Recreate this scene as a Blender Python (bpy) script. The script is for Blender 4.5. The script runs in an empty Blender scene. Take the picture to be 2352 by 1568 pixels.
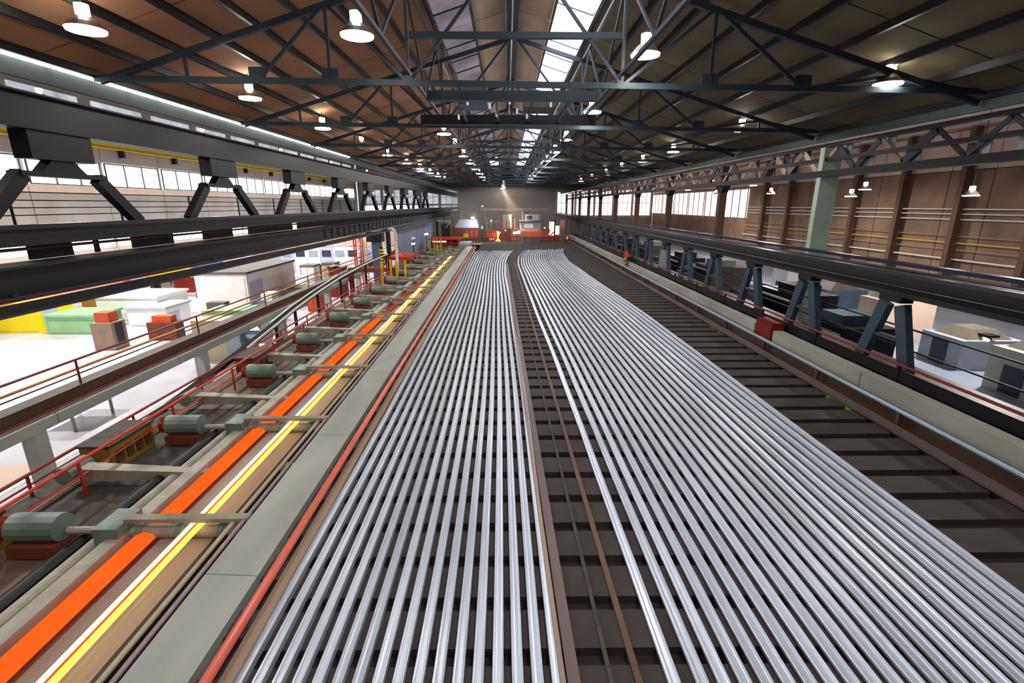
import bpy, math, random
from mathutils import Vector
random.seed(7)
S = bpy.context.scene
COL = S.collection
CZ = 10.5          # camera height above the mill floor; all z below are relative to the eye
PI = math.pi

# ------------------------------------------------------------------ camera, world, exposure
cd = bpy.data.cameras.new('camera'); cam = bpy.data.objects.new('camera', cd); COL.objects.link(cam)
cd.sensor_width = 36.0; cd.lens = 36.0 * 1120 / 2352
cd.clip_start = 0.1; cd.clip_end = 600
cam.location = (0, 0, CZ)
cam.rotation_euler = (math.radians(90 - 15.661), 0, math.radians(-0.6403))
S.camera = cam
w = bpy.data.worlds.new('world'); S.world = w; w.use_nodes = True
w.node_tree.nodes['Background'].inputs[0].default_value = (0.75, 0.82, 1.0, 1)
w.node_tree.nodes['Background'].inputs[1].default_value = 1.0
S.view_settings.view_transform = 'Standard'; S.view_settings.look = 'None'
S.view_settings.gamma = 1; S.view_settings.exposure = 0.0
S.view_settings.use_curve_mapping = False
S.cycles.max_bounces = 6; S.cycles.diffuse_bounces = 3; S.cycles.glossy_bounces = 3
S.cycles.sample_clamp_indirect = 6
S.cycles.use_denoising = True

# ------------------------------------------------------------------ materials
def lin(h):
    c = [int(h[i:i+2], 16)/255 for i in (0, 2, 4)]
    return tuple((x/12.92 if x <= .04045 else ((x+.055)/1.055)**2.4) for x in c) + (1,)
def mat(name, hexc, rough=.6, metal=0.0, var=.25, scale=1.5, stretch=(1, 1, 1), bump=0.0, spec=.5):
    m = bpy.data.materials.new(name); m.use_nodes = True
    nt = m.node_tree; b = nt.nodes['Principled BSDF']
    b.inputs['Roughness'].default_value = rough; b.inputs['Metallic'].default_value = metal
    b.inputs['Specular IOR Level'].default_value = spec
    c = lin(hexc)
    tc = nt.nodes.new('ShaderNodeTexCoord'); mp = nt.nodes.new('ShaderNodeMapping')
    mp.inputs['Scale'].default_value = stretch
    ns = nt.nodes.new('ShaderNodeTexNoise'); ns.inputs['Scale'].default_value = scale
    ns.inputs['Detail'].default_value = 5
    rp = nt.nodes.new('ShaderNodeValToRGB')
    rp.color_ramp.elements[0].position = .3; rp.color_ramp.elements[1].position = .72
    rp.color_ramp.elements[0].color = tuple(x*(1-var) for x in c[:3]) + (1,)
    rp.color_ramp.elements[1].color = tuple(min(1, x*(1+var)) for x in c[:3]) + (1,)
    nt.links.new(tc.outputs['Object'], mp.inputs[0]); nt.links.new(mp.outputs[0], ns.inputs['Vector'])
    nt.links.new(ns.outputs['Fac'], rp.inputs[0]); nt.links.new(rp.outputs[0], b.inputs['Base Color'])
    if bump:
        bp = nt.nodes.new('ShaderNodeBump'); bp.inputs['Strength'].default_value = bump
        bp.inputs['Distance'].default_value = .03
        nt.links.new(ns.outputs['Fac'], bp.inputs['Height']); nt.links.new(bp.outputs[0], b.inputs['Normal'])
    return m
def emit(name, rgb, strength, var=0.0, scale=.5):
    m = bpy.data.materials.new(name); m.use_nodes = True
    nt = m.node_tree; nt.nodes.remove(nt.nodes['Principled BSDF'])
    e = nt.nodes.new('ShaderNodeEmission'); e.inputs[0].default_value = tuple(rgb) + (1,)
    e.inputs[1].default_value = strength
    nt.links.new(e.outputs[0], nt.nodes['Material Output'].inputs[0])
    if var:
        tc = nt.nodes.new('ShaderNodeTexCoord'); ns = nt.nodes.new('ShaderNodeTexNoise')
        ns.inputs['Scale'].default_value = scale; ns.inputs['Detail'].default_value = 4
        mr = nt.nodes.new('ShaderNodeMapRange')
        mr.inputs['From Min'].default_value = .3; mr.inputs['From Max'].default_value = .7
        mr.inputs['To Min'].default_value = strength*(1-var); mr.inputs['To Max'].default_value = strength*(1+var)
        nt.links.new(tc.outputs['Object'], ns.inputs['Vector'])
        nt.links.new(ns.outputs['Fac'], mr.inputs['Value']); nt.links.new(mr.outputs[0], e.inputs[1])
    return m
M = dict(
 rail=mat('rail_steel', 'd3dbea', .32, .42, .08, 3, (4, .15, 4)),
 rail_cool=mat('rail_steel_bluish', 'bfc8de', .33, .45, .08, 3, (4, .15, 4)),
 skid=mat('skid_steel', '3a302d', .75, .1, .25, 1.2),
 bedbase=mat('bed_base', '2c2422', .9, 0, .3, 1),
 strip_tan=mat('strip_tan', '9a8271', .5, .2, .2, 1, (1, .2, 1)),
 strip_mauve=mat('strip_mauve', '6b5b57', .5, .3, .2, 1, (1, .2, 1)),
 beam_grey=mat('guard_grey', 'a9aca5', .5, .1, .22, .8, (1, .3, 1)),
 red_paint=mat('red_paint', 'c4351f', .35, 0, .12, 1),
 red_dark=mat('red_dark', '8a2015', .45, 0, .2, 1),
 pink_pipe=mat('salmon_pipe', 'e8705a', .25, .0, .08, 1),
 cream=mat('cream_paint', 'b8ab8e', .4, 0, .1, 1),
 magenta=mat('cable_duct', 'a68f98', .4, .3, .15, 1),
 roller_green=mat('roller_green', '74857a', .5, .1, .25, 2),
 arm_grey=mat('arm_grey', '9d9688', .6, .1, .25, 2),
 table_brown=mat('table_brown', '6b5748', .7, .1, .3, 1),
 black=mat('black_steel', '0f0f12', .45, .3, .3, 1),
 darksteel=mat('dark_steel', '18181c', .45, .3, .25, 1),
 girder=mat('girder_steel', '26252a', .5, .3, .2, .6, (1, .2, 1)),
 girder_top=mat('girder_rail', '46454d', .3, .7, .2, .6, (1, .2, 1)),
 navy=mat('navy_pipe', '2e3352', .3, .5, .15, 1, (1, .2, 1)),
 truss=mat('truss_bluegrey', '2c3646', .5, .15, .3, 1),
 truss_teal=mat('truss_teal', '2b3b44', .5, .2, .2, 1),
 purlin=mat('purlin_black', '14161c', .45, .3, .2, 1),
 roofL=mat('roof_lit_brown', 'a87c60', .85, 0, .25, .35),  # warmer and lighter: the brighter lighting of the left slope put into the colour
 roofR=mat('roof_shaded_olive', '6f634c', .85, 0, .25, .35),  # darker olive: the weaker lighting of the right slope put into the colour
 roofC=mat('roof_tan', 'e0c6b0', .85, 0, .2, .35),
 fascia=mat('fascia_grey', '4c4f54', .7, 0, .15, .4, (1, .2, 1)),
 fasciaG=mat('fascia_green', '4d5d5b', .7, 0, .2, .4, (1, .2, 1)),
 column_pale=mat('column_pale', 'd0e6d3', .5, 0, .12, .7),
 wall_end=mat('end_wall', '8a7f78', .85, 0, .15, .3),
 wall_rust=mat('gable_rust', '7a4a38', .85, 0, .2, .4),
 wall_grey=mat('wall_cladding', 'a39c96', .8, 0, .15, .3),
 wall_pink=mat('wall_pink', 'd9bfae', .8, 0, .12, .3),
 wall_brown=mat('wall_brown', '8a6f5c', .8, 0, .3, .3),
 wall_blue=mat('wall_blue', '8f9fb5', .7, 0, .12, .5),
 floorL=mat('floor_pale', 'c6c4cb', .35, 0, .22, .25),
 floorR=mat('floor_blue', '8e99aa', .3, 0, .2, .25),
 floorM=mat('floor_dark', '2a2523', .8, 0, .3, .4),
 concrete=mat('concrete', 'b0b0a6', .75, 0, .2, .8, (1, .25, 1), .2),
 brown_ch=mat('channel_brown', '644a3b', .6, .2, .25, .8, (1, .25, 1)),
 blue_rail=mat('blue_rail', '9fb4c2', .28, .75, .1, 1, (1, .2, 1)),
 leg_blue=mat('leg_blue', '4a5f72', .5, .1, .25, 1),
 leg_pale=mat('leg_pale', '9aa2ad', .5, .1, .15, 1),
 yellow=mat('yellow_paint', 'e2b41c', .4, 0, .12, 1),
 yellow_hi=mat('yellow_bright', 'f5d800', .45, 0, .08, 1),
 green_soft=mat('green_paint', '8fbd8a', .5, 0, .12, 1),
 lime=mat('lime_paint', '6fbf1e', .5, 0, .1, 1),
 white=mat('white_paint', 'e8e8e4', .5, 0, .08, 1),
 lavender=mat('lavender_panel', 'b9bcd2', .5, 0, .08, 1),
 blue=mat('blue_tarp', '3d86d6', .5, 0, .2, .8),
 orange=mat('orange_paint', 'd2562a', .45, 0, .15, 1),
 darkroof=mat('dark_roof', '5d554c', .7, 0, .2, 1),
 ochre=mat('ochre_panel', '8f6a1c', .6, 0, .25, 1.2),
 rust=mat('rusty_machine', '7b3a28', .7, .1, .35, 1.5),
 glass_frame=mat('window_frame', '4d5252', .6, .2, .1, 1),
 centre=mat('centre_plate', '9c8a80', .6, .1, .2, 1, (1, .2, 1)),
 matte=mat('matte_black', '101012', .85, 0, .2, 1, spec=.2),
 chain=mat('scale_grey', '4d443e', .8, .2, .4, 4),
 lampshade=mat('lamp_shade', '6e6e6c', .4, .6, .1, 2),
)
_nt = M['rail'].node_tree; _b = _nt.nodes['Principled BSDF']        # each rail a slightly different steel
_oi = _nt.nodes.new('ShaderNodeObjectInfo'); _hs = _nt.nodes.new('ShaderNodeHueSaturation'); _mr = _nt.nodes.new('ShaderNodeMapRange')
_mr.inputs['To Min'].default_value = .84; _mr.inputs['To Max'].default_value = 1.08
_src = _b.inputs['Base Color'].links[0].from_socket
_nt.links.new(_oi.outputs['Random'], _mr.inputs['Value']); _nt.links.new(_mr.outputs[0], _hs.inputs['Value'])
_nt.links.new(_src, _hs.inputs['Color']); _nt.links.new(_hs.outputs[0], _b.inputs['Base Color'])
E = dict(
 lamp=emit('lamp_lens', (1, .95, .87), 80),
 lampc=emit('lamp_vent', (1, .92, .8), 45),
 lampfar=emit('lamp_lens_far', (1, .93, .82), 26),
 tube=emit('tube_light', (.88, 1, .84), 7),
 hot=emit('hot_steel_yellow', (1, .60, .08), 2.4, .15, 2),
 hotw=emit('hot_steel_pale', (1, .88, .50), 2.6, .1, 2),
 hotweb=emit('hot_steel_orange', (1, .16, .015), .9, .2, 2),
 dull=emit('hot_steel_dull', (1, .135, .014), 1.0, .12, .6),
 sky=emit('window_daylight', (.93, 1, .96), 4.5),
 skyR=emit('window_daylight_warm', (1, .84, .77), 2.0, .3, .25),
 skylight=emit('skylight_bright', (.93, .95, 1), 8, .2, .3),
 skydull=emit('skylight_dirty', (.46, .38, .45), .42, .4, .4),
 skymid=emit('skylight_mid', (1, .88, .95), 1.3, .5, .4),
 pale=emit('window_pale', (.80, .84, .92), .65, .3, .4),
 arc=emit('arc_flare', (.80, .86, 1), 160),
 flame=emit('molten_flow', (1, .35, .06), 8),
 green=emit('signal_green', (.05, 1, .4), 2.5),
 purple=emit('indicator_violet', (.6, .2, 1), 2),
 beacon=emit('beacon_orange', (1, .3, .02), 1.6),
)

# ------------------------------------------------------------------ mesh helpers
class B:
    def __init__(s): s.v = []; s.f = []
    def hexa(s, pts):
        n = len(s.v); s.v += [tuple(p) for p in pts]
        s.f += [[n+i for i in q] for q in ((0,3,2,1),(4,5,6,7),(0,1,5,4),(1,2,6,5),(2,3,7,6),(3,0,4,7))]
        return s
    def box(s, x0, x1, y0, y1, z0, z1):
        return s.hexa([(x0,y0,z0),(x1,y0,z0),(x1,y1,z0),(x0,y1,z0),(x0,y0,z1),(x1,y0,z1),(x1,y1,z1),(x0,y1,z1)])
    def bar(s, p, q, w, h):
        p = Vector(p); q = Vector(q); d = (q-p).normalized()
        up = Vector((0,0,1)) if abs(d.z) < .95 else Vector((0,1,0))
        a = d.cross(up).normalized()*w/2; b = a.cross(d).normalized()*h/2
        return s.hexa([p-a-b, p+a-b, q+a-b, q-a-b, p-a+b, p+a+b, q+a+b, q-a+b])
    def tube(s, path, r, n=10, cap=True):
        path = [Vector(p) for p in path]; base = len(s.v); k = len(path)
        for i, p in enumerate(path):
            d = (path[min(i+1,k-1)] - path[max(i-1,0)]).normalized()
            up = Vector((0,0,1)) if abs(d.z) < .95 else Vector((0,1,0))
            a = d.cross(up).normalized(); b = a.cross(d)
            rr = r[i] if isinstance(r, (list, tuple)) else r
            for j in range(n):
                t = 2*PI*j/n; s.v.append(tuple(p + a*rr*math.cos(t) + b*rr*math.sin(t)))
        for i in range(k-1):
            for j in range(n):
                s.f.append([base+i*n+j, base+i*n+(j+1)%n, base+(i+1)*n+(j+1)%n, base+(i+1)*n+j])
        if cap:
            s.f.append([base+j for j in range(n)][::-1]); s.f.append([base+(k-1)*n+j for j in range(n)])
        return s
    def sweep(s, prof, path):                     # prof (x,z) swept along (x,y,z) points, no roll
        base = len(s.v); n = len(prof)
        for (x, y, z) in path:
            for (a, b) in prof: s.v.append((x+a, y, z+b))
        for i in range(len(path)-1):
            for j in range(n):
                s.f.append([base+i*n+j, base+(i+1)*n+j, base+(i+1)*n+(j+1)%n, base+i*n+(j+1)%n])
        s.f.append([base+j for j in range(n)]); s.f.append([base+(len(path)-1)*n+j for j in range(n)][::-1])
        return s
    def mesh(s, name, origin=(0,0,0)):
        me = bpy.data.meshes.new(name)
        me.from_pydata([(v[0]-origin[0], v[1]-origin[1], v[2]-origin[2]) for v in s.v], [], s.f)
        me.update(); return me
ORG = {}
def link(name, me, m, parent=None, loc=(0,0,0)):
    if m and not me.materials: me.materials.append(m)
    o = bpy.data.objects.new(name, me); COL.objects.link(o); o.location = loc
    if parent: o.parent = parent
    return o
def thing(name, label, cat, loc, group=None):     # loc relative to the eye
    o = bpy.data.objects.new(name, None); COL.objects.link(o)
    o.location = (loc[0], loc[1], loc[2]+CZ); ORG[o.name] = tuple(loc)
    o['label'] = label; o['category'] = cat
    if group: o['group'] = group
    return o
def part(name, b, m, parent):                     # b in eye-relative coordinates
    org = ORG[parent.name]; o = link(name, b.mesh(name, org), m, parent); ORG[o.name] = org; return o
def solo(name, b, m, label, cat, group=None):     # a thing that is one mesh
    c = b.v; lx = sum(v[0] for v in c)/len(c); ly = sum(v[1] for v in c)/len(c); lz = min(v[2] for v in c)
    o = link(name, b.mesh(name, (lx,ly,lz)), m, None, (lx,ly,lz+CZ)); ORG[o.name] = (lx,ly,lz)
    o['label'] = label; o['category'] = cat
    if group: o['group'] = group
    return o
def struct(name, b=None, m=None, parent=None):
    if b is None:
        o = bpy.data.objects.new(name, None); COL.objects.link(o); o.location = (0,0,CZ); ORG[o.name] = (0,0,0)
        o['kind'] = 'structure'; return o
    if parent: return part(name, b, m, parent)
    o = link(name, b.mesh(name), m, None, (0,0,CZ)); ORG[o.name] = (0,0,0); o['kind'] = 'structure'; return o
def dup(root, dx, dy, dz, label):
    def cp(o, par):
        c = o.copy(); COL.objects.link(c); ORG[c.name] = ORG.get(o.name, (0,0,0))
        if par: c.parent = par
        for ch in kids.get(o.name, []): cp(ch, c)
        return c
    kids = {}
    for x in list(root.children_recursive): kids.setdefault(x.parent.name, []).append(x)
    c = cp(root, None); c.location = root.location + Vector((dx,dy,dz)); c['label'] = label
    g = ORG[root.name]; ORG[c.name] = (g[0]+dx, g[1]+dy, g[2]+dz)
    return c
ORD = ['first','second','third','fourth','fifth','sixth','seventh','eighth','ninth','tenth','eleventh','twelfth','thirteenth',
       'fourteenth','fifteenth','sixteenth','seventeenth','eighteenth','nineteenth','twentieth','twenty-first','twenty-second','twenty-third']
Y0, Y1 = -24.0, 165.0          # the hall runs on behind the camera

# ------------------------------------------------------------------ floors and walls
struct('floor', B().box(-48, 48, Y0, Y1, -10.9, -10.56), M['floorM'])
part('bay_floor', B().box(-48, -13.5, Y0, Y1, -10.56, -10.5), M['floorL'], bpy.data.objects['floor'])
part('bay_floor', B().box(16.5, 48, Y0, Y1, -10.56, -10.5), M['floorR'], bpy.data.objects['floor'])

# end wall of the main hall: cladding panels over a rusty gable
we = struct('wall_back', B().box(-48, 48, Y1+.3, Y1+.8, -10.5, 12), M['wall_end'])
for i in range(10):
    x = -15 + i*3.0
    part('wall_panel', B().box(x+.04, x+2.96, Y1, Y1+.25, -10.5, 3.6), M['wall_end'], we)
    part('gable_panel', B().box(x+.04, x+2.96, Y1, Y1+.25, 3.7, 9.5), M['wall_rust'], we)
# glazed ends of both side bays
nwin = 0
def window(xs, ys, zs, m, frames=True, name=None):
    """a glazed opening: flat pane box with a frame and mullions"""
    global nwin
    nwin += 1
    o = struct('window_%d' % nwin)
    (x0,x1),(y0,y1),(z0,z1) = xs, ys, zs
    part('pane', B().box(x0,x1,y0,y1,z0,z1), m, o)
    if frames:
        fb = B(); along_x = (x1-x0) > (y1-y0); t = .12
        if along_x:
            for z in (z0, z1, (z0+z1)/2): fb.box(x0, x1, y0-.15, y0-.01, z-t/2, z+t/2)
            n = max(2, round((x1-x0)/1.6))
            for k in range(n+1):
                x = x0 + (x1-x0)*k/n; fb.box(x-t/2, x+t/2, y0-.15, y0-.01, z0, z1)
        else:
            s = 1 if x0 < 0 else -1; xa = x1 if s > 0 else x0
            for z in (z0, z1): fb.box(min(xa, xa+s*.15), max(xa, xa+s*.15), y0, y1, z-t/2, z+t/2)
            n = max(2, round((y1-y0)/3.3))
            for k in range(n+1):
                y = y0 + (y1-y0)*k/n; fb.box(min(xa, xa+s*.15), max(xa, xa+s*.15), y-t/2, y+t/2, z0, z1)
        part('window_frame', fb, M['glass_frame'], o)
    return o
for i in range(5):
    x = -46 + i*6.2
    window((x, x+5.4), (Y1+.05, Y1+.2), (.2, 4.6), E['pale'])
    window((x, x+5.4), (Y1+.05, Y1+.2), (-2.6, -.2), E['pale'] if i > 2 else E['sky'])
for i in range(5):
    x = 16.6 + i*6.2
    window((x, x+5.6), (Y1+.05, Y1+.2), (-3.4, 4.6), E['skyR'])

# left outer wall: cladding, window band, yellow crane beam
wl = struct('wall_left', B().box(-48.8, -48.3, Y0, Y1, -10.5, 13), M['wall_grey'])
for i in range(14):
    y = 22 + i*10
    part('wall_panel', B().box(-48.28, -48.1, y+.05, y+9.95, -3.6, 1.2), M['wall_grey'], wl)
    part('wall_panel', B().box(-48.28, -48.1, y+.05, y+9.95, 4.9, 7.3), M['wall_grey'], wl)
    part('wall_panel', B().box(-48.28, -48.1, y+.05, y+9.95, -10.4, -5.2), M['wall_pink'], wl)
    part('sill_panel', B().box(-48.26, -48.12, y+.05, y+9.95, 1.25, 1.95), M['wall_pink'], wl)
    window((-48.25, -48.1), (y+.3, y+9.5), (2.1, 4.7), E['sky'])
    window((-48.25, -48.1), (y+.3, y+9.5), (-4.95, -3.7), E['sky'], False)
    window((-48.25, -48.1), (y+.5, y+8.5), (10.2, 11.6), E['pale'], False)
yb0 = thing('yellow_crane_beam', 'long yellow crane beam high on the left bay wall above the windows', 'beam', (-47.3, 80, 6.4))
part('web', B().box(-47.5, -47.3, 10, 160, 6.5, 7.1), M['yellow_hi'], yb0)
part('flange', B().box(-47.9, -47.1, 10, 160, 6.4, 6.5), M['yellow'], yb0)
for k in range(14): part('bracket', B().box(-48.1, -47.5, 15+k*10, 15.4+k*10, 5.6, 6.4), M['darksteel'], yb0)
# right outer wall
wr = struct('wall_right', B().box(48.3, 48.8, Y0, Y1, -10.5, 13), M['wall_brown'])
for i in range(28):
    y = 25 + i*5
    part('wall_panel', B().box(48.0, 48.28, y+.06, y+4.94, -1.0+.5, 3.4), M['wall_brown'], wr)
    part('wall_panel', B().box(48.0, 48.28, y+.06, y+4.94, -8.4, -.6), M['wall_brown'], wr)
    part('upper_panel', B().box(48.05, 48.28, y+.06, y+4.94, 3.5, 7.4), M['wall_pink'], wr)
for i in range(6):
    y = 100 + i*11
    window((47.8, 47.95), (y, y+10), (-2.6, 3.0), E['skyR'])

# ------------------------------------------------------------------ main roof
def roofz(x):                                    # underside of the roof over the hall
    return 9.3 - .31*abs(x-.4)
XL, XR = -14.7, 17.6
ceil = struct('ceiling')
edges_L = [-14.7, -13.2, -11.8, -10.4, -9.0, -7.6, -6.2, -4.9, -3.3]
edges_R = [3.95, 5.7, 7.2, 8.8, 10.4, 12.2, 14.0, 15.8, 17.6]
def slab(x0, x1, y0, y1, t=.12, lift=0):
    za, zb = roofz(x0)+lift, roofz(x1)+lift
    return B().hexa([(x0,y0,za),(x1,y0,zb),(x1,y1,zb),(x0,y1,za),(x0,y0,za+t),(x1,y0,zb+t),(x1,y1,zb+t),(x0,y1,za+t)])
meshes = {}
bays = [(-22.5+10*k, -12.5+10*k) for k in range(19)]
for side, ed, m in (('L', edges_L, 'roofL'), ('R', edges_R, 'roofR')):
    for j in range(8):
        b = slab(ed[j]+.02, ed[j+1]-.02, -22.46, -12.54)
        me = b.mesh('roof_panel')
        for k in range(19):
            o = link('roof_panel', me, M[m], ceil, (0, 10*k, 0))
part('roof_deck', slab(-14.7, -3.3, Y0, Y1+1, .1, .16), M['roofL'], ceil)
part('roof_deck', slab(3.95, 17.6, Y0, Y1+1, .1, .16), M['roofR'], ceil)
for x in edges_L + edges_R:
    part('purlin', B().box(x-.07, x+.07, Y0, Y1, roofz(x)-.26, roofz(x)-.01), M['purlin'], ceil)
# central lantern: dark tan panels by the ridge, glazed strips outside
for k in range(19):
    y = -22.5+10*k
    for (a, b_) in ((-1.55, .22), (.58, 2.2)):
        part('lantern_panel', slab(a, b_, y+.04, y+9.96), M['roofC'], ceil)
part('roof_deck', slab(-3.3, .4, Y0, Y1+1, .1, .5), M['roofC'], ceil)
part('roof_deck', slab(.4, 3.95, Y0, Y1+1, .1, .5), M['roofC'], ceil)
for x in (-1.6, 2.25):
    part('purlin', B().box(x-.05, x+.05, Y0, Y1, roofz(x)-.18, roofz(x)-.01), M['purlin'], ceil)
part('ridge_beam', B().box(.08, .62, Y0, Y1, 8.72, 9.2), M['purlin'], ceil)
part('ridge_pipe', B().tube([(.0, Y0, 8.6), (.0, Y1, 8.6)], .05, 8), M['navy'], ceil)
part('ridge_pipe', B().tube([(.3, Y0, 8.5), (.3, Y1, 8.5)], .05, 8), M['blue_rail'], ceil)
for k in range(19):
    y = -22.5+10*k
    far = k >= 12
    for side in (0, 1):
        nwin += 1
        o = struct('window_%d' % nwin)
        a, b_ = ((-3.25, -1.65) if side == 0 else (2.3, 3.9))
        em = E['skylight'] if side else E['skydull']
        if k in (12, 13): em = E['skylight']
        elif k > 13: em = E['skydull']
        part('pane', slab(a, b_, y+.1, y+9.9, .05), em, o)
        fb = B()
        for q in range(1, 4):
            yy = y + q*2.5; za, zb = roofz(a)-.03, roofz(b_)-.03
            fb.bar((a, yy, za), (b_, yy, zb), .05, .06)
        part('glazing_bar', fb, M['truss'], o)
# side bay roofs, low and dark
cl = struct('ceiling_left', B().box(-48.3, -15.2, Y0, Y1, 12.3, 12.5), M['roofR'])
cr = struct('ceiling_right', B().hexa([(18,Y0,6.3),(48,Y0,7.8),(48,Y1,7.8),(18,Y1,6.3),(18,Y0,6.5),(48,Y0,8.0),(48,Y1,8.0),(18,Y1,6.5)]), M['wall_pink'])
# closing strips between the roofs
part('valley_sheet', B().box(-15.4, -15.2, Y0, Y1, 4.6, 12.4), M['fascia'], cl)
part('valley_sheet', B().box(17.75, 17.9, Y0, Y1, 4.1, 6.5), M['fasciaG'], cr)
struct('wall_front', B().box(-48.5, 48.5, Y0-.4, Y0, -10.5, 12), M['wall_end'])
# fascias under the eaves
fl = struct('trim_1', B().box(-15.15, -15.0, Y0, Y1, 3.8, 4.9), M['fascia'])
fr = struct('trim_2', B().box(17.6, 17.74, Y0, Y1, 3.35, 4.15), M['fasciaG'])

# ------------------------------------------------------------------ roof trusses
def truss_parts(t, y, m, mc):
    for s in (-1, 1):
        xe = XL+.2 if s < 0 else XR-.2
        part('top_chord', B().bar((xe, y, roofz(xe)-.42), (.4, y, roofz(.4)-.7), .16, .2), m, t)
    part('bottom_chord', B().bar((XL, y, 4.35), (XR, y, 4.0), .15, .2), mc, t)
    part('collar_beam', B().bar((-3.4, y, 5.75), (4.1, y, 5.75), .18, .2), mc, t)
    nodes = [-14.0, -11.4, -8.9, -6.3, -3.5, .4, 4.2, 7.4, 10.8, 14.2, 17.0]
    zb = lambda x: 4.35 - (x-XL)/(XR-XL)*.35
    for i in range(len(nodes)-1):
        a, c = nodes[i], nodes[i+1]
        if i % 2 == 0: p, q = (a, y, zb(a)), (c, y, roofz(c)-.5)
        else: p, q = (a, y, roofz(a)-.5), (c, y, zb(c))
        part('diagonal', B().bar(p, q, .1, .11), m, t)
    for x in (-11.4, -6.3, -3.5, 4.2, 7.4, 14.2):
        part('post', B().bar((x, y, zb(x)), (x, y, roofz(x)-.45), .1, .1), m, t)
    for x in (-8.9, -6.3, 7.4, 10.8):
        part('gusset_plate', B().box(x-.3, x+.3, y-.02, y+.02, zb(x)-.05, zb(x)+.45), m, t)
ty = [7.5+10*k for k in range(16)]
t0 = thing('roof_truss', 'blue-grey steel roof truss above the camera, nearest of the row', 'truss', (0, 9.5, 4.3), 'roof trusses across the hall')
truss_parts(t0, 9.5, M['truss'], M['truss_teal'])
for k in range(1, 16):
    dup(t0, 0, 10*k, 0, ('blue-grey steel roof truss crossing the hall, %s of the row counted from the camera' % ORD[k]))
# diagonal wind bracing between trusses, hangs below the skylight edge
for s, x in ((-1, -3.5), (1, 4.2)):
    t = thing('lattice_girder', 'long blue steel lattice girder under the %s edge of the skylight' % ('left' if s < 0 else 'right'), 'girder', (x, 70, 4.3))
    part('top_chord', B().box(x-.06, x+.06, Y0, 160, roofz(x)-.62, roofz(x)-.5), M['truss'], t)
    part('bottom_chord', B().box(x-.06, x+.06, Y0, 160, 4.5, 4.62), M['truss'], t)
    for k in range(36):
        ya = 7.5+k*4; up = k % 2 == 0
        part('diagonal', B().bar((x, ya, 4.55 if up else roofz(x)-.55), (x, ya+4, roofz(x)-.55 if up else 4.55), .08, .08), M['truss'], t)

# service gantry hung between two trusses (two thick beams with boxes and small lights)
g = thing('service_gantry', 'teal steel service gantry of two cross beams hung under the skylight', 'gantry', (.4, 24, 4.3))
part('near_beam', B().box(-3.1, 3.6, 21.0, 21.35, 3.95, 4.3), M['truss_teal'], g)
part('far_beam', B().box(-4.3, 4.6, 27.0, 27.4, 3.95, 4.4), M['darksteel'], g)
for x in (-2.0, -.4, 1.1, 2.6):
    part('cross_tie', B().box(x-.05, x+.05, 21.3, 27.0, 4.05, 4.15), M['truss'], g)
part('hoist_box', B().box(-1.9, -.8, 23, 24.4, 4.15, 4.85), M['leg_blue'], g)
part('hoist_box', B().box(.8, 2.2, 23.5, 25.2, 4.15, 4.7), M['darkroof'], g)
for (x, y) in ((-1.6, 22.2), (-.7, 23.0), (-.45, 25), (.15, 22), (.5, 24.2), (1.0, 25.5), (1.9, 22.6), (-2.3, 25.8)):
    part('indicator_lamp', B().box(x-.04, x+.04, y-.1, y+.1, 4.0, 4.2), E['pale'], g)

# ------------------------------------------------------------------ high bay lamps
def lamp_proto(loc, label, group, lens='lamp', r=.46):
    t = thing('high_bay_lamp', label, 'lamp', loc, group)
    x, y, z = loc
    part('shade', B().tube([(x,y,z+.02),(x,y,z+.16),(x,y,z+.34)], [r+.03, r*.82, r*.4], 20), M['lampshade'], t)
    part('lens', B().tube([(x,y,z-.03),(x,y,z+.015)], r, 20), E[lens], t)
    part('ballast_collar', B().tube([(x,y,z+.36),(x,y,z+.62)], r*.36, 12), E['lampc'], t)
    part('hanger', B().tube([(x,y,z+.62),(x,y,z+1.1)], .02, 6), M['darksteel'], t)
    return t
rows = {
 'left outer': (-11.5, [15.3, 24.2, 33.2, 41.8, 50.5, 60, 69, 78, 87, 96]),
 'left inner': (-4.35, [16.2, 27.5, 36.8, 44.5, 53, 62, 72, 82, 92, 102]),
 'right inner': (4.6, [18.0, 28.3, 40, 49, 58.6, 68, 78, 88, 98]),
 'right outer': (14.0, [19.6, 31.2, 43.5, 53, 62.5, 72, 84, 96]),
}
def hang(t, x, z):
    if x < -15: top = 12.3
    elif x > 17.7: top = 6.3 + (x-18)*.05
    else: top = roofz(x)
    for ch in t.children:
        if ch.name.startswith('hanger'):
            ch.data = B().tube([(0,0,.62),(0,0,top-z)], .02, 6).mesh('hanger'); ch.data.materials.append(M['darksteel'])
    return t
proto = None
for rn, (x, ys) in rows.items():
    ys = [5.5, -5] + ys
    for i, y in enumerate(ys):
        if rn == 'left inner' and i == 3: continue
        z = 4.75 if 'outer' not in rn else (4.6 if x < 0 else 4.25)
        z -= .0
        if i < 2: lab = 'bright round high bay lamp of the %s row, %s' % (rn, ('overhead beside the camera', 'behind the camera')[i])
        else: lab = 'bright round high bay lamp, %s of the %s row counted from the camera' % (ORD[i-2], rn)
        if proto is None:
            proto = lamp_proto((x, y, z), lab, 'high bay lamps in the hall roof'); p0 = (x, y, z); hang(proto, x, z)
        else: hang(dup(proto, x-p0[0], y-p0[1], z-p0[2], lab), x, z)
cl3 = [(-.6, 112, 4.3), (-.6, 122, 4.1), (-.7, 104, 3.2)]
for i, (x, y, z) in enumerate(cl3):
    hang(dup(proto, x-p0[0], y-p0[1], z-p0[2], 'round lamp in the hazy centre of the hall, %s of three' % ('middle', 'highest', 'lowest and nearest')[i]), x, z)
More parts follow.
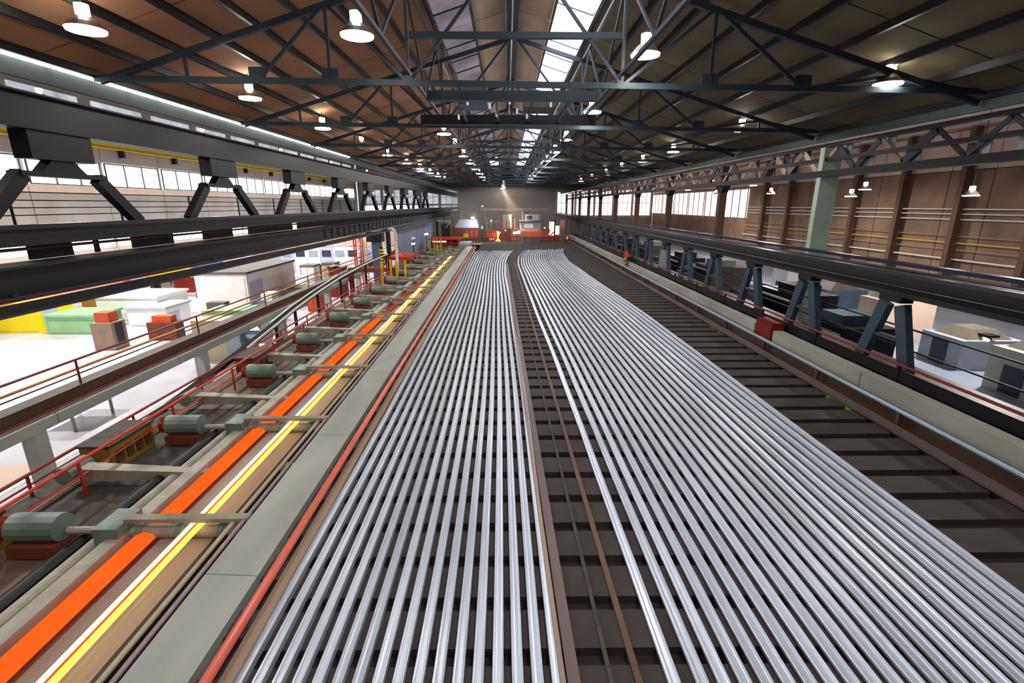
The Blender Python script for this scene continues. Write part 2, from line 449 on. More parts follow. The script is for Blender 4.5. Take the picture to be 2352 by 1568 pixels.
# lamps in the right-hand bay, smaller shades seen edge on
rb = [(32, 34.7, .6), (32, 45.2, 1.3), (32, 46.9, .75), (32, 65.9, 2.4), (32, 61.3, 1.3), (32, 77.4, 1.5), (32, 89.6, 2.5), (32, 111, 2.7), (32, 100, 1.6), (28, 70, 3.2)]
for i, (x, y, z) in enumerate(rb):
    hang(dup(proto, x-p0[0], y-p0[1], z-p0[2], 'white bell lamp hanging in the right-hand bay, %s from the right edge of the photo' % ORD[i]), x, z)
for i, (x, y, z) in enumerate([(-31, 18, 6.8), (-31, 36, 6.8), (-31, 54, 6.8), (-31, 72, 6.8), (-31, 92, 6.8), (-31, 115, 6.8)]):  # unseen lamps added as fill to brighten the left bay
    a = bpy.data.lights.new('left_bay_fill', 'AREA'); a.shape = 'DISK'; a.size = 1.2; a.energy = 4400; a.color = (1, .97, .95)
    hang(dup(proto, x-p0[0], y-p0[1], z-p0[2], 'unseen round lamp added to brighten the left-hand bay, %s from the camera' % ORD[i]), x, z)
    o = bpy.data.objects.new('bay_light', a); COL.objects.link(o); o.location = (x, y, z-.1+CZ)
for i, (x, y, z) in enumerate([(33, 30, 2.8), (33, 62, 2.8), (33, 100, 2.8)]):
    a = bpy.data.lights.new('right_bay_light', 'AREA'); a.shape = 'DISK'; a.size = 1.2; a.energy = 3800; a.color = (1, .93, .88)
    o = bpy.data.objects.new('bay_light', a); COL.objects.link(o); o.location = (x, y, z+CZ)

# fluorescent tubes along the left fascia
ft = None
for k in range(24):
    y = 7.5 + k*1.75
    lab = 'greenish-white fluorescent tube in the line along the left eaves, %s from the camera' % (ORD[k] if k < 23 else 'last and farthest')
    if ft is None:
        ft = thing('fluorescent_tube', lab, 'lamp', (-14.9, y, 4.42), 'fluorescent line along the left eaves')
        part('tube', B().tube([(-14.85, y, 4.36), (-14.85, y+1.6, 4.36)], .08, 8), E['tube'], ft)
        part('housing', B().box(-14.98, -14.8, y-.05, y+1.55, 4.42, 4.56), M['fascia'], ft)
    else: dup(ft, 0, k*1.75, 0, lab)

# ------------------------------------------------------------------ left crane runway and columns
ub = thing('crane_girder', 'dark upper box girder along the left side above the A-shaped brackets', 'girder', (-15.6, 60, 2.2))
part('web_plate', B().box(-15.75, -15.45, Y0, 160, 2.4, 3.42), M['darksteel'], ub)
part('top_flange', B().box(-16.0, -15.2, Y0, 160, 3.42, 3.48), M['girder'], ub)
part('bottom_flange', B().box(-16.0, -15.2, Y0, 160, 2.34, 2.4), M['black'], ub)
fy = [7.5, 18.2, 28.2, 38, 48, 58, 68, 78, 88, 98]
f0 = None
for i, y in enumerate(fy):
    lab = 'dark A-shaped steel bracket with splayed legs under the left box girder, %s from the camera' % ORD[i]
    if f0 is None:
        y = 7.5; f0 = thing('column_bracket', lab, 'bracket', (-15.6, y, -.65), 'A-shaped brackets along the left runway')
        part('head_block', B().box(-15.9, -15.3, y-1.25, y+1.25, 1.45, 2.34), M['darksteel'], f0)
        part('neck_plate', B().hexa([(-15.8,y-.9,1.05),(-15.4,y-.9,1.05),(-15.4,y+.9,1.05),(-15.8,y+.9,1.05),
                                    (-15.8,y-.45,1.45),(-15.4,y-.45,1.45),(-15.4,y+.45,1.45),(-15.8,y+.45,1.45)]), M['black'], f0)
        part('shoulder_beam', B().box(-15.85, -15.35, y-1.7, y+1.7, .9, 1.06), M['darksteel'], f0)
        for s in (-1, 1):
            part('leg', B().bar((-15.6, y+s*1.5, .95), (-15.6, y+s*3.3, -.7), .34, .42), M['darksteel'], f0)
    else: dup(f0, 0, y-7.5, 0, lab)
hand = thing('hand_railing', 'thin grey railing on the left crane walkway in front of the cladding', 'railing', (-16.6, 60, -.75))
for z in (-.35, -.1, .15, .42):
    part('rail_wire', B().tube([(-16.6, 5, z), (-16.6, 110, z)], .022, 6), M['darksteel'], hand)
for k in range(22):
    part('post', B().box(-16.63, -16.57, 7.5+k*4.8, 7.56+k*4.8, -.75, .42), M['darksteel'], hand)

lg = thing('crane_runway', 'long dark grey crane runway girder along the left side of the hall', 'girder', (-14.6, 70, -3.2))
part('walkway_plate', B().box(-17.2, -15.3, Y0, 160, -.9, -.75), M['girder_top'], lg)
part('crane_rail', B().box(-15.25, -15.13, Y0, 160, -.75, -.6), M['girder_top'], lg)
part('upper_flange', B().box(-15.3, -14.2, Y0, 160, -1.18, -1.06), M['girder'], lg)
part('upper_web', B().box(-15.0, -14.92, Y0, 160, -1.06, -.85), M['girder'], lg)
part('cable_conduit', B().tube([(-14.5, Y0, -1.28), (-14.5, 160, -1.28)], .05, 8), M['brown_ch'], lg)
part('middle_flange', B().box(-15.1, -14.0, Y0, 160, -1.78, -1.7), M['girder'], lg)
part('main_web', B().box(-14.62, -14.5, Y0, 160, -2.56, -1.78), M['girder'], lg)
part('bottom_flange', B().box(-15.1, -14.1, Y0, 160, -2.64, -2.56), M['girder_top'], lg)
for k in range(60):
    y = 40+k*1.6
    part('stiffener', B().box(-14.5, -14.44, y, y+.08, -2.56, -1.78), M['girder'], lg)
solo('orange_pipe', B().tube([(-16.5, 5, -3.1), (-16.5, 75, -3.1)], .06, 8), M['orange'], 'thin orange pipe seen through the slit under the left runway girder', 'pipe')
# black backing added to darken the girder gap, slotted for the far windows
gaps = [(-24, 15.8), (17.8, 19.6), (20.7, 20.9), (22.8, 25.6), (28.2, 31.2), (33.2, 40), (41, 160)]
for a, b_ in gaps: part('gap_dark_backing', B().box(-17.1, -17.0, a, b_, -1.9, -.9), M['black'], lg)
lg2 = thing('lower_channel', 'brown-grey channel beam hung just below the left crane runway', 'beam', (-14.3, 70, -3.1))
part('web', B().box(-14.3, -14.2, Y0, 100, -3.0, -2.78), M['girder'], lg2)
part('flange', B().box(-14.5, -14.0, Y0, 100, -3.08, -3.0), M['girder_top'], lg2)
part('hanger', B().box(-14.3, -14.2, 14, 14.2, -2.7, -2.5), M['girder'], lg2)
for k in range(8):
    part('hanger', B().box(-14.3, -14.2, 24+k*10, 24.2+k*10, -2.7, -2.5), M['girder'], lg2)
lc = None
for k in range(5):
    y = 66 + k*20
    lab = 'dark steel column carrying the left runway, %s from the camera' % ORD[k]
    if lc is None:
        lc = thing('runway_column', lab, 'column', (-15.6, y, -10.5), 'left runway columns')
        part('shaft', B().box(-15.9, -15.4, y-.3, y+.3, -10.5, -2.53), M['darksteel'], lc)
        part('base_plate', B().box(-16.1, -15.2, y-.5, y+.5, -10.5, -10.4), M['darksteel'], lc)
    else: dup(lc, 0, 20*k, 0, lab)

# ------------------------------------------------------------------ right crane runway
rg = thing('crane_runway', 'long dark crane runway girder with parallel pipes along the right side', 'girder', (15, 70, -3.5))
part('back_rail', B().box(16.4, 16.7, Y0, 160, -2.45, -2.3), M['navy'], rg)
part('deck_plate', B().box(14.7, 16.8, Y0, 160, -2.75, -2.66), M['darksteel'], rg)
part('top_pipe', B().tube([(16.15, Y0, -2.56), (16.15, 160, -2.56)], .05, 8), M['girder_top'], rg)
part('middle_pipe', B().tube([(15.6, Y0, -2.58), (15.6, 160, -2.58)], .04, 8), M['girder_top'], rg)
part('crane_rail', B().box(15.05, 15.15, Y0, 160, -2.66, -2.5), M['girder_top'], rg)
part('front_web', B().box(14.7, 14.8, Y0, 160, -3.1, -2.75), M['black'], rg)
part('front_pipe', B().tube([(14.62, Y0, -2.95), (14.62, 160, -2.95)], .045, 8), M['girder_top'], rg)
part('bottom_flange', B().box(14.45, 15.1, Y0, 160, -3.27, -3.1), M['girder'], rg)
r0 = None
for k in range(17):
    y = 18.5 + k*5.6
    pale = (k == 5)
    lab = ('pale grey sheeted A-shaped stand under the right runway, the only light one' if pale else
           'blue-grey A-shaped support under the right crane runway, %s from the camera' % ORD[k])
    if r0 is None:
        r0 = thing('support_frame', lab, 'support', (15.1, y, -6.3), 'A-shaped supports under the right runway')
        part('cap', B().box(14.85, 15.35, y-.55, y+.55, -3.6, -3.27), M['truss_teal'], r0)
        for s in (-1, 1):
            part('leg', B().bar((15.1, y+s*.4, -3.7), (15.1, y+s*1.25, -6.25), .28, .5), M['leg_blue'], r0)
        part('cross_tie', B().box(15.0, 15.2, y-.85, y+.85, -5.1, -4.95), M['leg_blue'], r0)
    else:
        c = dup(r0, 0, 5.6*k, 0, lab)
        if pale:
            part('cover_sheet', B().hexa([(14.8,y-1.35,-6.2),(14.95,y-1.35,-6.2),(14.95,y+1.35,-6.2),(14.8,y+1.35,-6.2),
                 (14.8,y-.75,-4.1),(14.95,y-.75,-4.1),(14.95,y+.75,-4.1),(14.8,y+.75,-4.1)]), M['leg_pale'], c)
deckR = thing('side_walkway', 'dark steel walkway beneath the right runway supports', 'walkway', (16, 60, -6.9))
part('deck', B().box(14.9, 16.6, Y0, 112, -6.5, -6.33), M['darksteel'], deckR)
part('edge_angle', B().box(14.8, 14.9, Y0, 112, -6.5, -6.2), M['girder_top'], deckR)
for k in range(13):
    part('leg', B().box(16.2, 16.4, 10+k*8, 10.25+k*8, -10.5, -6.5), M['darksteel'], deckR)
for nm, z in (('upper', -4.6), ('lower', -5.4)):
    part('guard_pipe', B().tube([(15.5, 6, z), (15.5, 110, z)], .035, 6), M['girder'], deckR)
hr = thing('red_handrail', 'dark red pipe handrail running the length of the right side', 'railing', (14.6, 60, -6.4))
part('top_pipe', B().tube([(14.6, 4, -5.72), (14.6, 112, -5.72)], .055, 8), M['red_dark'], hr)
part('kick_plate', B().box(14.58, 14.64, 4, 112, -6.35, -5.9), M['black'], hr)
for k in range(22):
    part('post', B().box(14.56, 14.66, 7+k*5, 7.08+k*5, -6.4, -5.72), M['black'], hr)
# concrete curb, brown channel, blue rail
cb = thing('concrete_curb', 'pale concrete curb wall beside the red handrail on the right', 'curb', (14.2, 60, -7.6))
ys = [-10, 2, 10, 18, 24.6]
for i in range(len(ys)-1):
    part('curb_block', B().box(13.95, 14.45, ys[i]+.03, ys[i+1]-.03, -7.6, -6.35), M['concrete'], cb)
for i in range(14):
    y = 26.5 + i*6
    part('curb_block', B().box(13.95, 14.45, y+.03, y+5.97, -7.6, -6.4), M['concrete'], cb)
solo('valve_box', B().box(13.9, 14.6, 24.7, 26.3, -7.5, -6.0), M['red_dark'], 'dark red machinery box in the gap of the pale concrete curb', 'box')
bt = thing('brown_trough', 'brown steel trough beam carrying the blue-grey rail on the right', 'beam', (13.2, 60, -7.6))
part('outer_side', B().box(13.55, 13.7, Y0, 112, -7.6, -6.95), M['brown_ch'], bt)
part('bottom', B().box(12.75, 13.95, Y0, 112, -7.65, -7.45), M['table_brown'], bt)
part('inner_side', B().box(12.7, 12.9, Y0, 112, -7.6, -7.15), M['brown_ch'], bt)
part('inner_flange', B().box(12.55, 13.0, Y0, 112, -7.15, -7.08), M['strip_mauve'], bt)
solo('guide_rail', B().tube([(13.3, Y0, -6.72), (13.3, 112, -6.72)], .10, 12), M['blue_rail'], 'shiny blue-grey round guide rail on brackets right of the cooling bed', 'rail')
bk = thing('rail_bracket', 'small brown bracket row holding the blue-grey guide rail', 'bracket', (13.3, 60, -7.45))
for k in range(24):
    part('bracket_plate', B().box(13.22, 13.38, 6+k*4.5, 6.15+k*4.5, -7.45, -6.8), M['brown_ch'], bk)
# green paint marks and the dressed worker-coloured bundle on the curb
solo('green_pad', B().box(12.5, 12.75, 16.3, 18.0, -7.35, -7.2), M['lime'], 'bright green painted pad at the right edge of the cooling bed, nearest one', 'pad')
solo('green_pad', B().box(12.5, 12.75, 27.6, 29.4, -7.35, -7.2), M['lime'], 'bright green painted pad at the right edge of the cooling bed, farther one', 'pad')
tb = thing('hose_bundle', 'red and green coiled hoses hung on the right handrail', 'hose', (14.0, 57.5, -6.4))
part('red_hose', B().tube([(13.9,56.8,-6.0),(14.1,57.4,-5.4),(14.3,58.4,-5.55),(14.2,59.2,-6.1)], .22, 10), M['red_paint'], tb)
part('green_hose', B().tube([(13.6,56.2,-6.2),(13.8,56.9,-6.0),(14.0,57.9,-6.2),(14.1,58.9,-6.35)], .16, 10), M['lime'], tb)
part('red_hose', B().tube([(13.7,56.0,-6.6),(13.9,56.7,-6.4),(14.0,57.3,-6.6)], .16, 10), M['orange'], tb)

# right bay: lattice girder, columns, conduits
lt = thing('bay_lattice', 'dark lattice girder full of angled plates along the right eaves', 'girder', (18.2, 70, 1.6))
part('top_chord', B().box(18.05, 18.35, Y0, 150, 3.1, 3.3), M['darksteel'], lt)
part('middle_chord', B().box(18.05, 18.35, Y0, 150, 2.35, 2.55), M['darksteel'], lt)
part('bottom_chord', B().box(17.9, 18.4, Y0, 150, 1.5, 1.85), M['black'], lt)
for k in range(76):
    y = 14 + k*1.6; up = k % 2 == 0
    a, b_ = (1.85, 3.1) if up else (3.1, 1.85)
    part('angle_plate', B().bar((18.2, y, a), (18.2, y+1.6, b_), .06, random.choice((.2, .3, .4))), M[random.choice(('wall_pink', 'wall_pink', 'darksteel', 'strip_tan', 'truss'))], lt)
    q = random.uniform(.2, 1.2)
    part('gusset_plate', B().box(18.36, 18.4, y+q, y+q+random.uniform(.3, .8), random.choice((1.9, 2.6)), random.choice((2.3, 2.9)) + .3), M[random.choice(('wall_pink', 'darksteel', 'strip_mauve', 'truss', 'leg_pale'))], lt)
rc0 = None
for k in range(10):
    y = 29.4 + 14*(k) if k else 29.4
    if k == 0:
        t = thing('bay_column', 'wide pale green column standing alone on the right', 'column', (18.6, 29.4, -10.5))
        part('shaft', B().box(18.0, 18.9, 29.15, 29.45, -10.5, 3.1), M['column_pale'], t)
        part('side_flange', B().box(17.93, 18.0, 29.1, 29.5, -10.5, 3.1), M['column_pale'], t)
        part('side_flange', B().box(18.9, 18.97, 29.1, 29.5, -10.5, 3.1), M['column_pale'], t)
    else:
        lab = 'dark steel column between the hall and the right bay, %s behind the pale green one' % ORD[k-1]
        if rc0 is None:
            rc0 = thing('bay_column', lab, 'column', (18.6, y, -10.5), 'dark columns of the right bay'); yr = y
            part('shaft', B().box(18.2, 18.8, y-.25, y+.25, -10.5, 3.1), M['brown_ch'], rc0)
            part('haunch', B().hexa([(18.2,y-.3,1.0),(18.8,y-.3,1.0),(18.8,y+.3,1.0),(18.2,y+.3,1.0),(18.2,y-1.0,1.7),(18.8,y-1.0,1.7),(18.8,y+1.0,1.7),(18.2,y+1.0,1.7)]), M['darksteel'], rc0)
        else: dup(rc0, 0, y-yr, 0, lab)
for i in range(14):
    y = 27 + i*6.2; h = (3.6, 4.4, 3.2, 4.8)[i % 4]; x0 = 19.4 + (i % 3)*.5
    t = thing('dark_machine', 'dark machine cabinet behind the right runway supports, %s from the camera' % ORD[i], 'machine', (x0+1.5, y+2.4, -10.5), 'dark machines behind the right supports')
    part('body', B().box(x0, x0+3.2, y, y+4.6, -10.5, -10.5+h), M[('darksteel', 'black', 'leg_blue', 'chain')[i % 4]], t)
    part('top_unit', B().box(x0+.4, x0+2.4, y+.8, y+2.8, -10.5+h, -9.9+h), M[('leg_blue', 'darksteel', 'chain', 'roller_green')[i % 4]], t)
    part('side_pipe', B().tube([(x0-.15, y+.1, -10.9+h), (x0-.15, y+4.5, -10.9+h)], .1, 8), M[('blue_rail', 'white', 'cream', 'blue_rail')[i % 4]], t)
    part('hatch', B().box(x0-.04, x0, y+1, y+2.2, -9.9, -8.4), M['truss'], t)
names = ['highest', 'second highest', 'third highest', 'middle', 'fifth', 'sixth', 'lowest']
for i, (z, mm) in enumerate([(-.45, 'white'), (-.95, 'white'), (-1.5, 'white'), (-3.2, 'strip_tan'), (-3.9, 'yellow'), (-4.6, 'strip_tan'), (-5.6, 'white')]):
    solo('wall_conduit', B().tube([(47.5, 34, z), (47.5, 100, z)], (.07, .06, .07, .05, .06, .05, .08)[i], 8), M[mm], 'long pipe along the far wall of the right bay, %s of seven' % names[i], 'pipe', 'pipes along the right bay wall')
for i in range(9):
    y = 28+i*8
    t = solo('wall_pilaster', B().box(46.9, 47.7, y, y+.6, -10.5, 7.6), M['brown_ch'], 'brown wall post on the far side of the right bay, %s from the camera' % ORD[i], 'post', 'wall posts of the right bay')
for i, (y, h) in enumerate([(24, 2.6), (30, 2.0), (38, 3.0), (47, 2.4), (56, 3.2)]):
    t = thing('machine_housing', 'pale machine housing on the floor of the right bay, %s from the camera' % ORD[i], 'machine', (30+i, y, -10.5), 'machines in the right bay')
    part('body', B().box(28.5+i, 32.5+i, y, y+3.2, -10.5, -10.5+h), M[('concrete', 'leg_pale', 'wall_pink', 'leg_blue', 'white')[i]], t)
    part('hood', B().hexa([(29+i,y+.3,-10.5+h),(32+i,y+.3,-10.5+h),(32+i,y+2.9,-10.5+h),(29+i,y+2.9,-10.5+h),(29.7+i,y+.8,-9.9+h),(31.3+i,y+.8,-9.9+h),(31.3+i,y+2.4,-9.9+h),(29.7+i,y+2.4,-9.9+h)]), M['darkroof'], t)
    part('door', B().box(28.44+i, 28.5+i, y+1, y+2.2, -10.4, -8.8), M['truss'], t)
t = thing('strip_lamp', 'warm white strip lamp low in the right bay near the photo edge', 'lamp', (31, 30.6, -8.6))
part('tube', B().tube([(31.0, 29.9, -8.4), (31.6, 31.4, -8.4)], .09, 8), emit('warm_strip', (1, .82, .55), 5), t)
part('housing', B().box(30.9, 31.7, 29.9, 31.4, -8.25, -8.1), M['darksteel'], t)
part('stand', B().box(31.25, 31.35, 30.6, 30.7, -10.5, -8.2), M['darksteel'], t)

# ------------------------------------------------------------------ cooling bed
bed = thing('cooling_bed', 'dark steel cooling bed with cross skids under the finished rails', 'cooling bed', (4, 45, -10.5))
part('base_plate', B().box(-4.8, 12.6, Y0+1, 96, -7.75, -7.33), M['bedbase'], bed)
skme = None
for k in range(84):
    y = 2 + k*1.12
    if skme is None:
        o = part('skid_beam', B().box(-4.35, 12.5, y, y+.8, -7.6, -7.16), M['skid'], bed); skme = o.data
    else:
        o = link('skid_beam', skme, None, bed, (0, k*1.12, 0))
for k in range(8):
    part('support_leg', B().box(3.8, 4.4, 4+k*11, 4.6+k*11, -10.5, -7.7), M['darksteel'], bed)
for i, (x0, x1, z, mm, nm) in enumerate([(.98, 1.06, -7.02, 'strip_tan', 'narrow bright'), (1.1, 1.30, -7.1, 'strip_mauve', 'wide mauve'), (1.75, 1.82, -7.12, 'chain', 'thin grey'), (2.15, 2.26, -7.1, 'brown_ch', 'brown right-hand')]):
    solo('guide_strip', B().hexa([(x0,-4,-7.16),(x1,-4,-7.16),(x1-1.15,62,-7.16),(x0-1.15,62,-7.16),(x0,-4,z),(x1,-4,z),(x1-1.15,62,z),(x0-1.15,62,z)]), M[mm],
         '%s steel strip lying in the gap between the two rail bundles' % nm, 'strip')

def interp(tab, y):
    if y <= tab[0][0]: return tab[0][1]
    for (a, va), (b, vb) in zip(tab, tab[1:]):
        if y <= b:
            t = (y-a)/(b-a); t = t*t*(3-2*t)*.35 + t*.65
            return va + (vb-va)*t
    return tab[-1][1]
prof_head = [(-.086,-.03),(-.086,.03),(-.080,.036),(-.046,.036),(-.038,.014),(-.038,-.014),(-.046,-.036),(-.080,-.036)]
prof = [(-.088,-.04),(-.088,.016),(-.080,.026),(-.048,.028),(-.042,.008),(-.01,.006),(.045,.010),(.068,.024),(.074,.052),(.077,.056),(.088,.056),
        (.088,-.075),(.077,-.075),(.074,-.066),(.055,-.03),(.035,-.022),(-.04,-.024),(-.048,-.046),(-.080,-.05)]
L0 = [(0,-4.15),(14,-4.18),(28,-4.38),(45,-4.55),(60,-4.9),(72,-5.12),(81,-4.95)]
L1 = [(0,.78),(6,.77),(16,.66),(35,.28),(52,-.16),(62,-.18),(70,.10),(80,1.0)]
R0_ = [(0,2.60),(6,2.56),(14,2.46),(21,2.34),(35,1.98),(47,1.72),(60,1.45),(68,1.65),(80,2.95)]
R1_ = [(0,9.62),(8,9.6),(16,9.5),(31,9.3),(50,8.5),(64,8.05),(74,8.45),(84,9.6)]
def mixt(A, Bt, t, y):
    return interp(A, y)*(1-t) + interp(Bt, y)*t
yy = [-3+2.2*i for i in range(30)] + [62+1.2*i for i in range(40)]
def rail(name, f, y_end, m, label, group):
    pts = [(f(y), y, -7.085) for y in yy if y < y_end] + [(f(y_end), y_end, -7.085)]
    return solo(name, B().sweep(prof, pts), m, label, 'rail', group)
for i in range(17):
    t = i/16
    # the ends hook to the right more and more across the bundle
    f = lambda y, t=t: mixt(L0, L1, t, y) + (1-t)*t*2.6*max(0, (y-66)/14)**1.6
    rail('steel_rail', f, 78.3+random.uniform(-.6, 1.0)+t, M['rail'],
         'finished grey steel rail, %s from the left in the narrower left-hand bundle' % ORD[i], 'rails of the left-hand bundle')
def rt(i): return 0 if i == 0 else (.43 + (i-1)*.3275)/(.43+20*.3275)
for i in range(22):
    t = rt(i)
    f = lambda y, t=t: mixt(R0_, R1_, t, y)
    rail('steel_rail', f, 79.5+3*t+random.uniform(-.7, .8), M['rail'],
         'finished grey steel rail, %s from the left in the wider right-hand bundle' % ORD[i], 'rails of the right-hand bundle')

# ------------------------------------------------------------------ roller table on the left
def dx(y): return -.0125*(y-6)
def long_box(x0, x1, z0, z1, ya=-4, yb=86):
    return B().hexa([(x0+dx(ya),ya,z0),(x1+dx(ya),ya,z0),(x1+dx(yb),yb,z0),(x0+dx(yb),yb,z0),(x0+dx(ya),ya,z1),(x1+dx(ya),ya,z1),(x1+dx(yb),yb,z1),(x0+dx(yb),yb,z1)])
def long_tube(x, z, r, ya=-4, yb=86): return B().tube([(x+dx(ya),ya,z),(x+dx(yb),yb,z)], r, 12)
solo('edge_strip', long_box(-4.42, -4.2, -7.4, -7.0), M['strip_tan'], 'tan steel edge strip between the red pipe and the rails', 'strip')
solo('red_pipe', long_tube(-4.52, -6.86, .085), M['pink_pipe'], 'salmon red pipe running beside the left rail bundle', 'pipe')
ec = thing('edge_rack', 'dark toothed rack between the grey guard beam and the red pipe', 'rack', (-4.7, 40, -7.6))
part('rack_bar', long_box(-4.82, -4.7, -7.6, -7.3), M['skid'], ec)
for k in range(60):
    y = 4+k*1.35
    part('tooth', B().box(-4.85+dx(y), -4.5+dx(y), y, y+.6, -7.4, -7.12), M['chain'], ec)
gb = thing('guard_beam', 'broad grey-green guard beam between the glowing rail and the rail bundles', 'beam', (-5.4, 40, -7.5))
for k in range(15):
    ya, yb = -4+k*6.0, 1.98+k*6.0
    part('cover_plate', B().hexa([(-5.86+dx(ya),ya,-7.5),(-4.86+dx(ya),ya,-7.5),(-4.86+dx(yb),yb,-7.5),(-5.86+dx(yb),yb,-7.5),
        (-5.86+dx(ya),ya,-6.92),(-4.86+dx(ya),ya,-6.98),(-4.86+dx(yb),yb,-6.98),(-5.86+dx(yb),yb,-6.92)]), M['beam_grey'], gb)
solo('cable_duct', long_tube(-5.98, -6.95, .045), M['magenta'], 'thin mauve cable duct along the left edge of the grey guard beam', 'pipe')
solo('cream_pipe', long_tube(-6.24, -7.02, .05, -4, 62), M['cream'], 'thin cream pipe right of the glowing rail', 'pipe')
tabl = thing('roller_table', 'brown roller table bed under the glowing rail', 'roller table', (-8, 40, -10.5))
part('table_plate', long_box(-8.95, -6.05, -7.75, -7.6), M['table_brown'], tabl)
part('inner_channel', long_box(-6.5, -6.4, -7.6, -7.25), M['skid'], tabl)
part('outer_curb', long_box(-8.95, -8.6, -7.6, -7.2), M['arm_grey'], tabl)
part('centre_plate', long_box(-7.95, -6.75, -7.6, -7.42), M['centre'], tabl)
for k in range(9):
    part('support_leg', B().box(-8.2+dx(5+k*10), -7.6+dx(5+k*10), 5+k*10, 5.6+k*10, -10.5, -7.7), M['darksteel'], tabl)
# glowing rail: head and foot as two bright bands with the web between
def hp(pr, x, z, ya, yb): return B().sweep(pr, [(x+dx(ya),ya,z),(x+dx(yb),yb,z)])
hot = thing('hot_rail', 'glowing yellow-hot steel rail running down the roller table', 'rail', (-7.35, 35, -7.15))
part('rail_web', hp([(-.05,-.012),(-.05,.012),(.05,.012),(.05,-.012)], -7.1, -7.07, -4, 70), E['hotweb'], hot)
part('rail_head', hp([(-.125,-.034),(-.13,-.028),(-.13,.028),(-.125,.034),(-.03,.034),(-.03,-.034)], -7.1, -7.07, -4, 70), E['hotw'], hot)
part('rail_foot', hp([(.035,-.02),(.035,.02),(.15,.03),(.15,-.03)], -7.1, -7.07, -4, 70), E['hot'], hot)
dull = thing('hot_rail', 'dull orange hot rail lying left of the yellow-hot one', 'rail', (-8.25, 14, -7.4))
part('rail_head', hp([(-.2,-.06),(-.22,0),(-.18,.07),(-.06,.1),(.08,.095),(.18,.06),(.21,-.05)], -8.25, -7.32, -4, 33), E['dull'], dull)
dull2 = thing('hot_rail', 'fainter orange rail stretch farther up the roller table', 'rail', (-8.25, 48, -7.4))
part('rail_head', hp([(-.1,-.05),(-.1,.05),(.1,.05),(.1,-.05)], -8.1, -7.32, 34, 62), emit('hot_faint', (1, .12, .03), .45, .3, .4), dull2)
# cross rollers with green motors
r1 = None
for k in range(15):
    y = 9.8 + k*5.45
    lab = 'grey-green table roller with motor crossing the glowing rail line, %s from the camera' % ORD[k]
    X = dx(y)
    if r1 is None:
        xb = X; yb_ = y
        r1 = thing('table_roller', lab, 'roller', (-8.5+X, y, -7.6), 'table rollers')
        part('roller_barrel', B().tube([(-8.6+X,y,-7.28),(-6.1+X,y,-7.28)], .15, 14), M['arm_grey'], r1)
        for q in (-8.45, -7.55, -6.6):
            part('collar', B().tube([(q+X,y,-7.28),(q+.12+X,y,-7.28)], .2, 14), M['roller_green'], r1)
        part('hold_down_arm', B().box(-8.7+X, -5.9+X, y-.11, y+.11, -7.0, -6.9), M['arm_grey'], r1)
        part('bearing_block', B().box(-9.2+X, -8.65+X, y-.4, y+.4, -7.6, -6.95), M['roller_green'], r1)
        part('drive_shaft', B().tube([(-10.1+X,y,-7.25),(-9.1+X,y,-7.25)], .09, 10), M['arm_grey'], r1)
        mo = part('motor', B().tube([(-11.3+X,y,-7.15),(-10.2+X,y,-7.15)], .32, 14), M['roller_green'], r1)
        part('fan_cover', B().tube([(-11.5+X,y,-7.15),(-11.28+X,y,-7.15)], .28, 12), M['red_dark'], mo)
        part('motor_foot', B().box(-11.3+X, -10.2+X, y-.35, y+.35, -7.75, -7.45), M['rust'], r1)
    else: dup(r1, X-xb, y-yb_, 0, lab)
r2 = None
for k in range(15):
    y = 12.5 + k*5.45
    lab = 'light grey lifting arm between the table rollers, %s from the camera' % ORD[k]
    X = dx(y)
    if r2 is None:
        xb2 = X; yb2 = y
        r2 = thing('lifting_arm', lab, 'arm', (-9.5+X, y, -7.7), 'lifting arms of the roller table')
        part('arm_bar', B().hexa([(-12.4+X,y-.22,-7.5),(-8.3+X,y-.12,-7.5),(-8.3+X,y+.12,-7.5),(-12.4+X,y+.22,-7.5),
             (-12.4+X,y-.22,-7.1),(-8.3+X,y-.12,-7.3),(-8.3+X,y+.12,-7.3),(-12.4+X,y+.22,-7.1)]), M['arm_grey'], r2)
        part('pivot', B().tube([(-12.2+X,y-.4,-7.25),(-12.2+X,y+.4,-7.25)], .26, 12), M['roller_green'], r2)
        part('finger', B().box(-6.35+X, -5.95+X, y-.1, y+.1, -7.5, -7.1), M['arm_grey'], r2)
    else: dup(r2, X-xb2, y-yb2, 0, lab)
# drive platform left of the table
dp = thing('drive_platform', 'grey-brown machine platform left of the roller table', 'platform', (-11, 40, -10.5))
for k in range(12):
    y = -6+k*8
    part('floor_plate', B().box(-13.3+dx(y), -9.0+dx(y), y+.03, y+7.97, -7.95, -7.8), M['table_brown' if k % 2 else 'chain'], dp)
for k in range(10):
    part('leg', B().box(-12.9, -12.6, 4+k*9, 4.3+k*9, -10.5, -7.9), M['darksteel'], dp)
pr_ = [('grey', -9.35, -7.45, .14, 'arm_grey', 'pale grey pipe beside the outer curb of the roller table'),
       ('black', -9.75, -7.5, .16, 'black', 'black pipe on the drive platform, nearest the roller table'),
       ('dark', -10.1, -7.6, .07, 'girder', 'thin dark grey pipe on the drive platform'),
       ('olive', -11.9, -7.4, .06, 'cream', 'thin cream hose on the drive platform')]
for nm, x, z, r, mm, lab in pr_:
    solo('floor_pipe', long_tube(x, z, r, -4, 40), M[mm], lab, 'pipe')
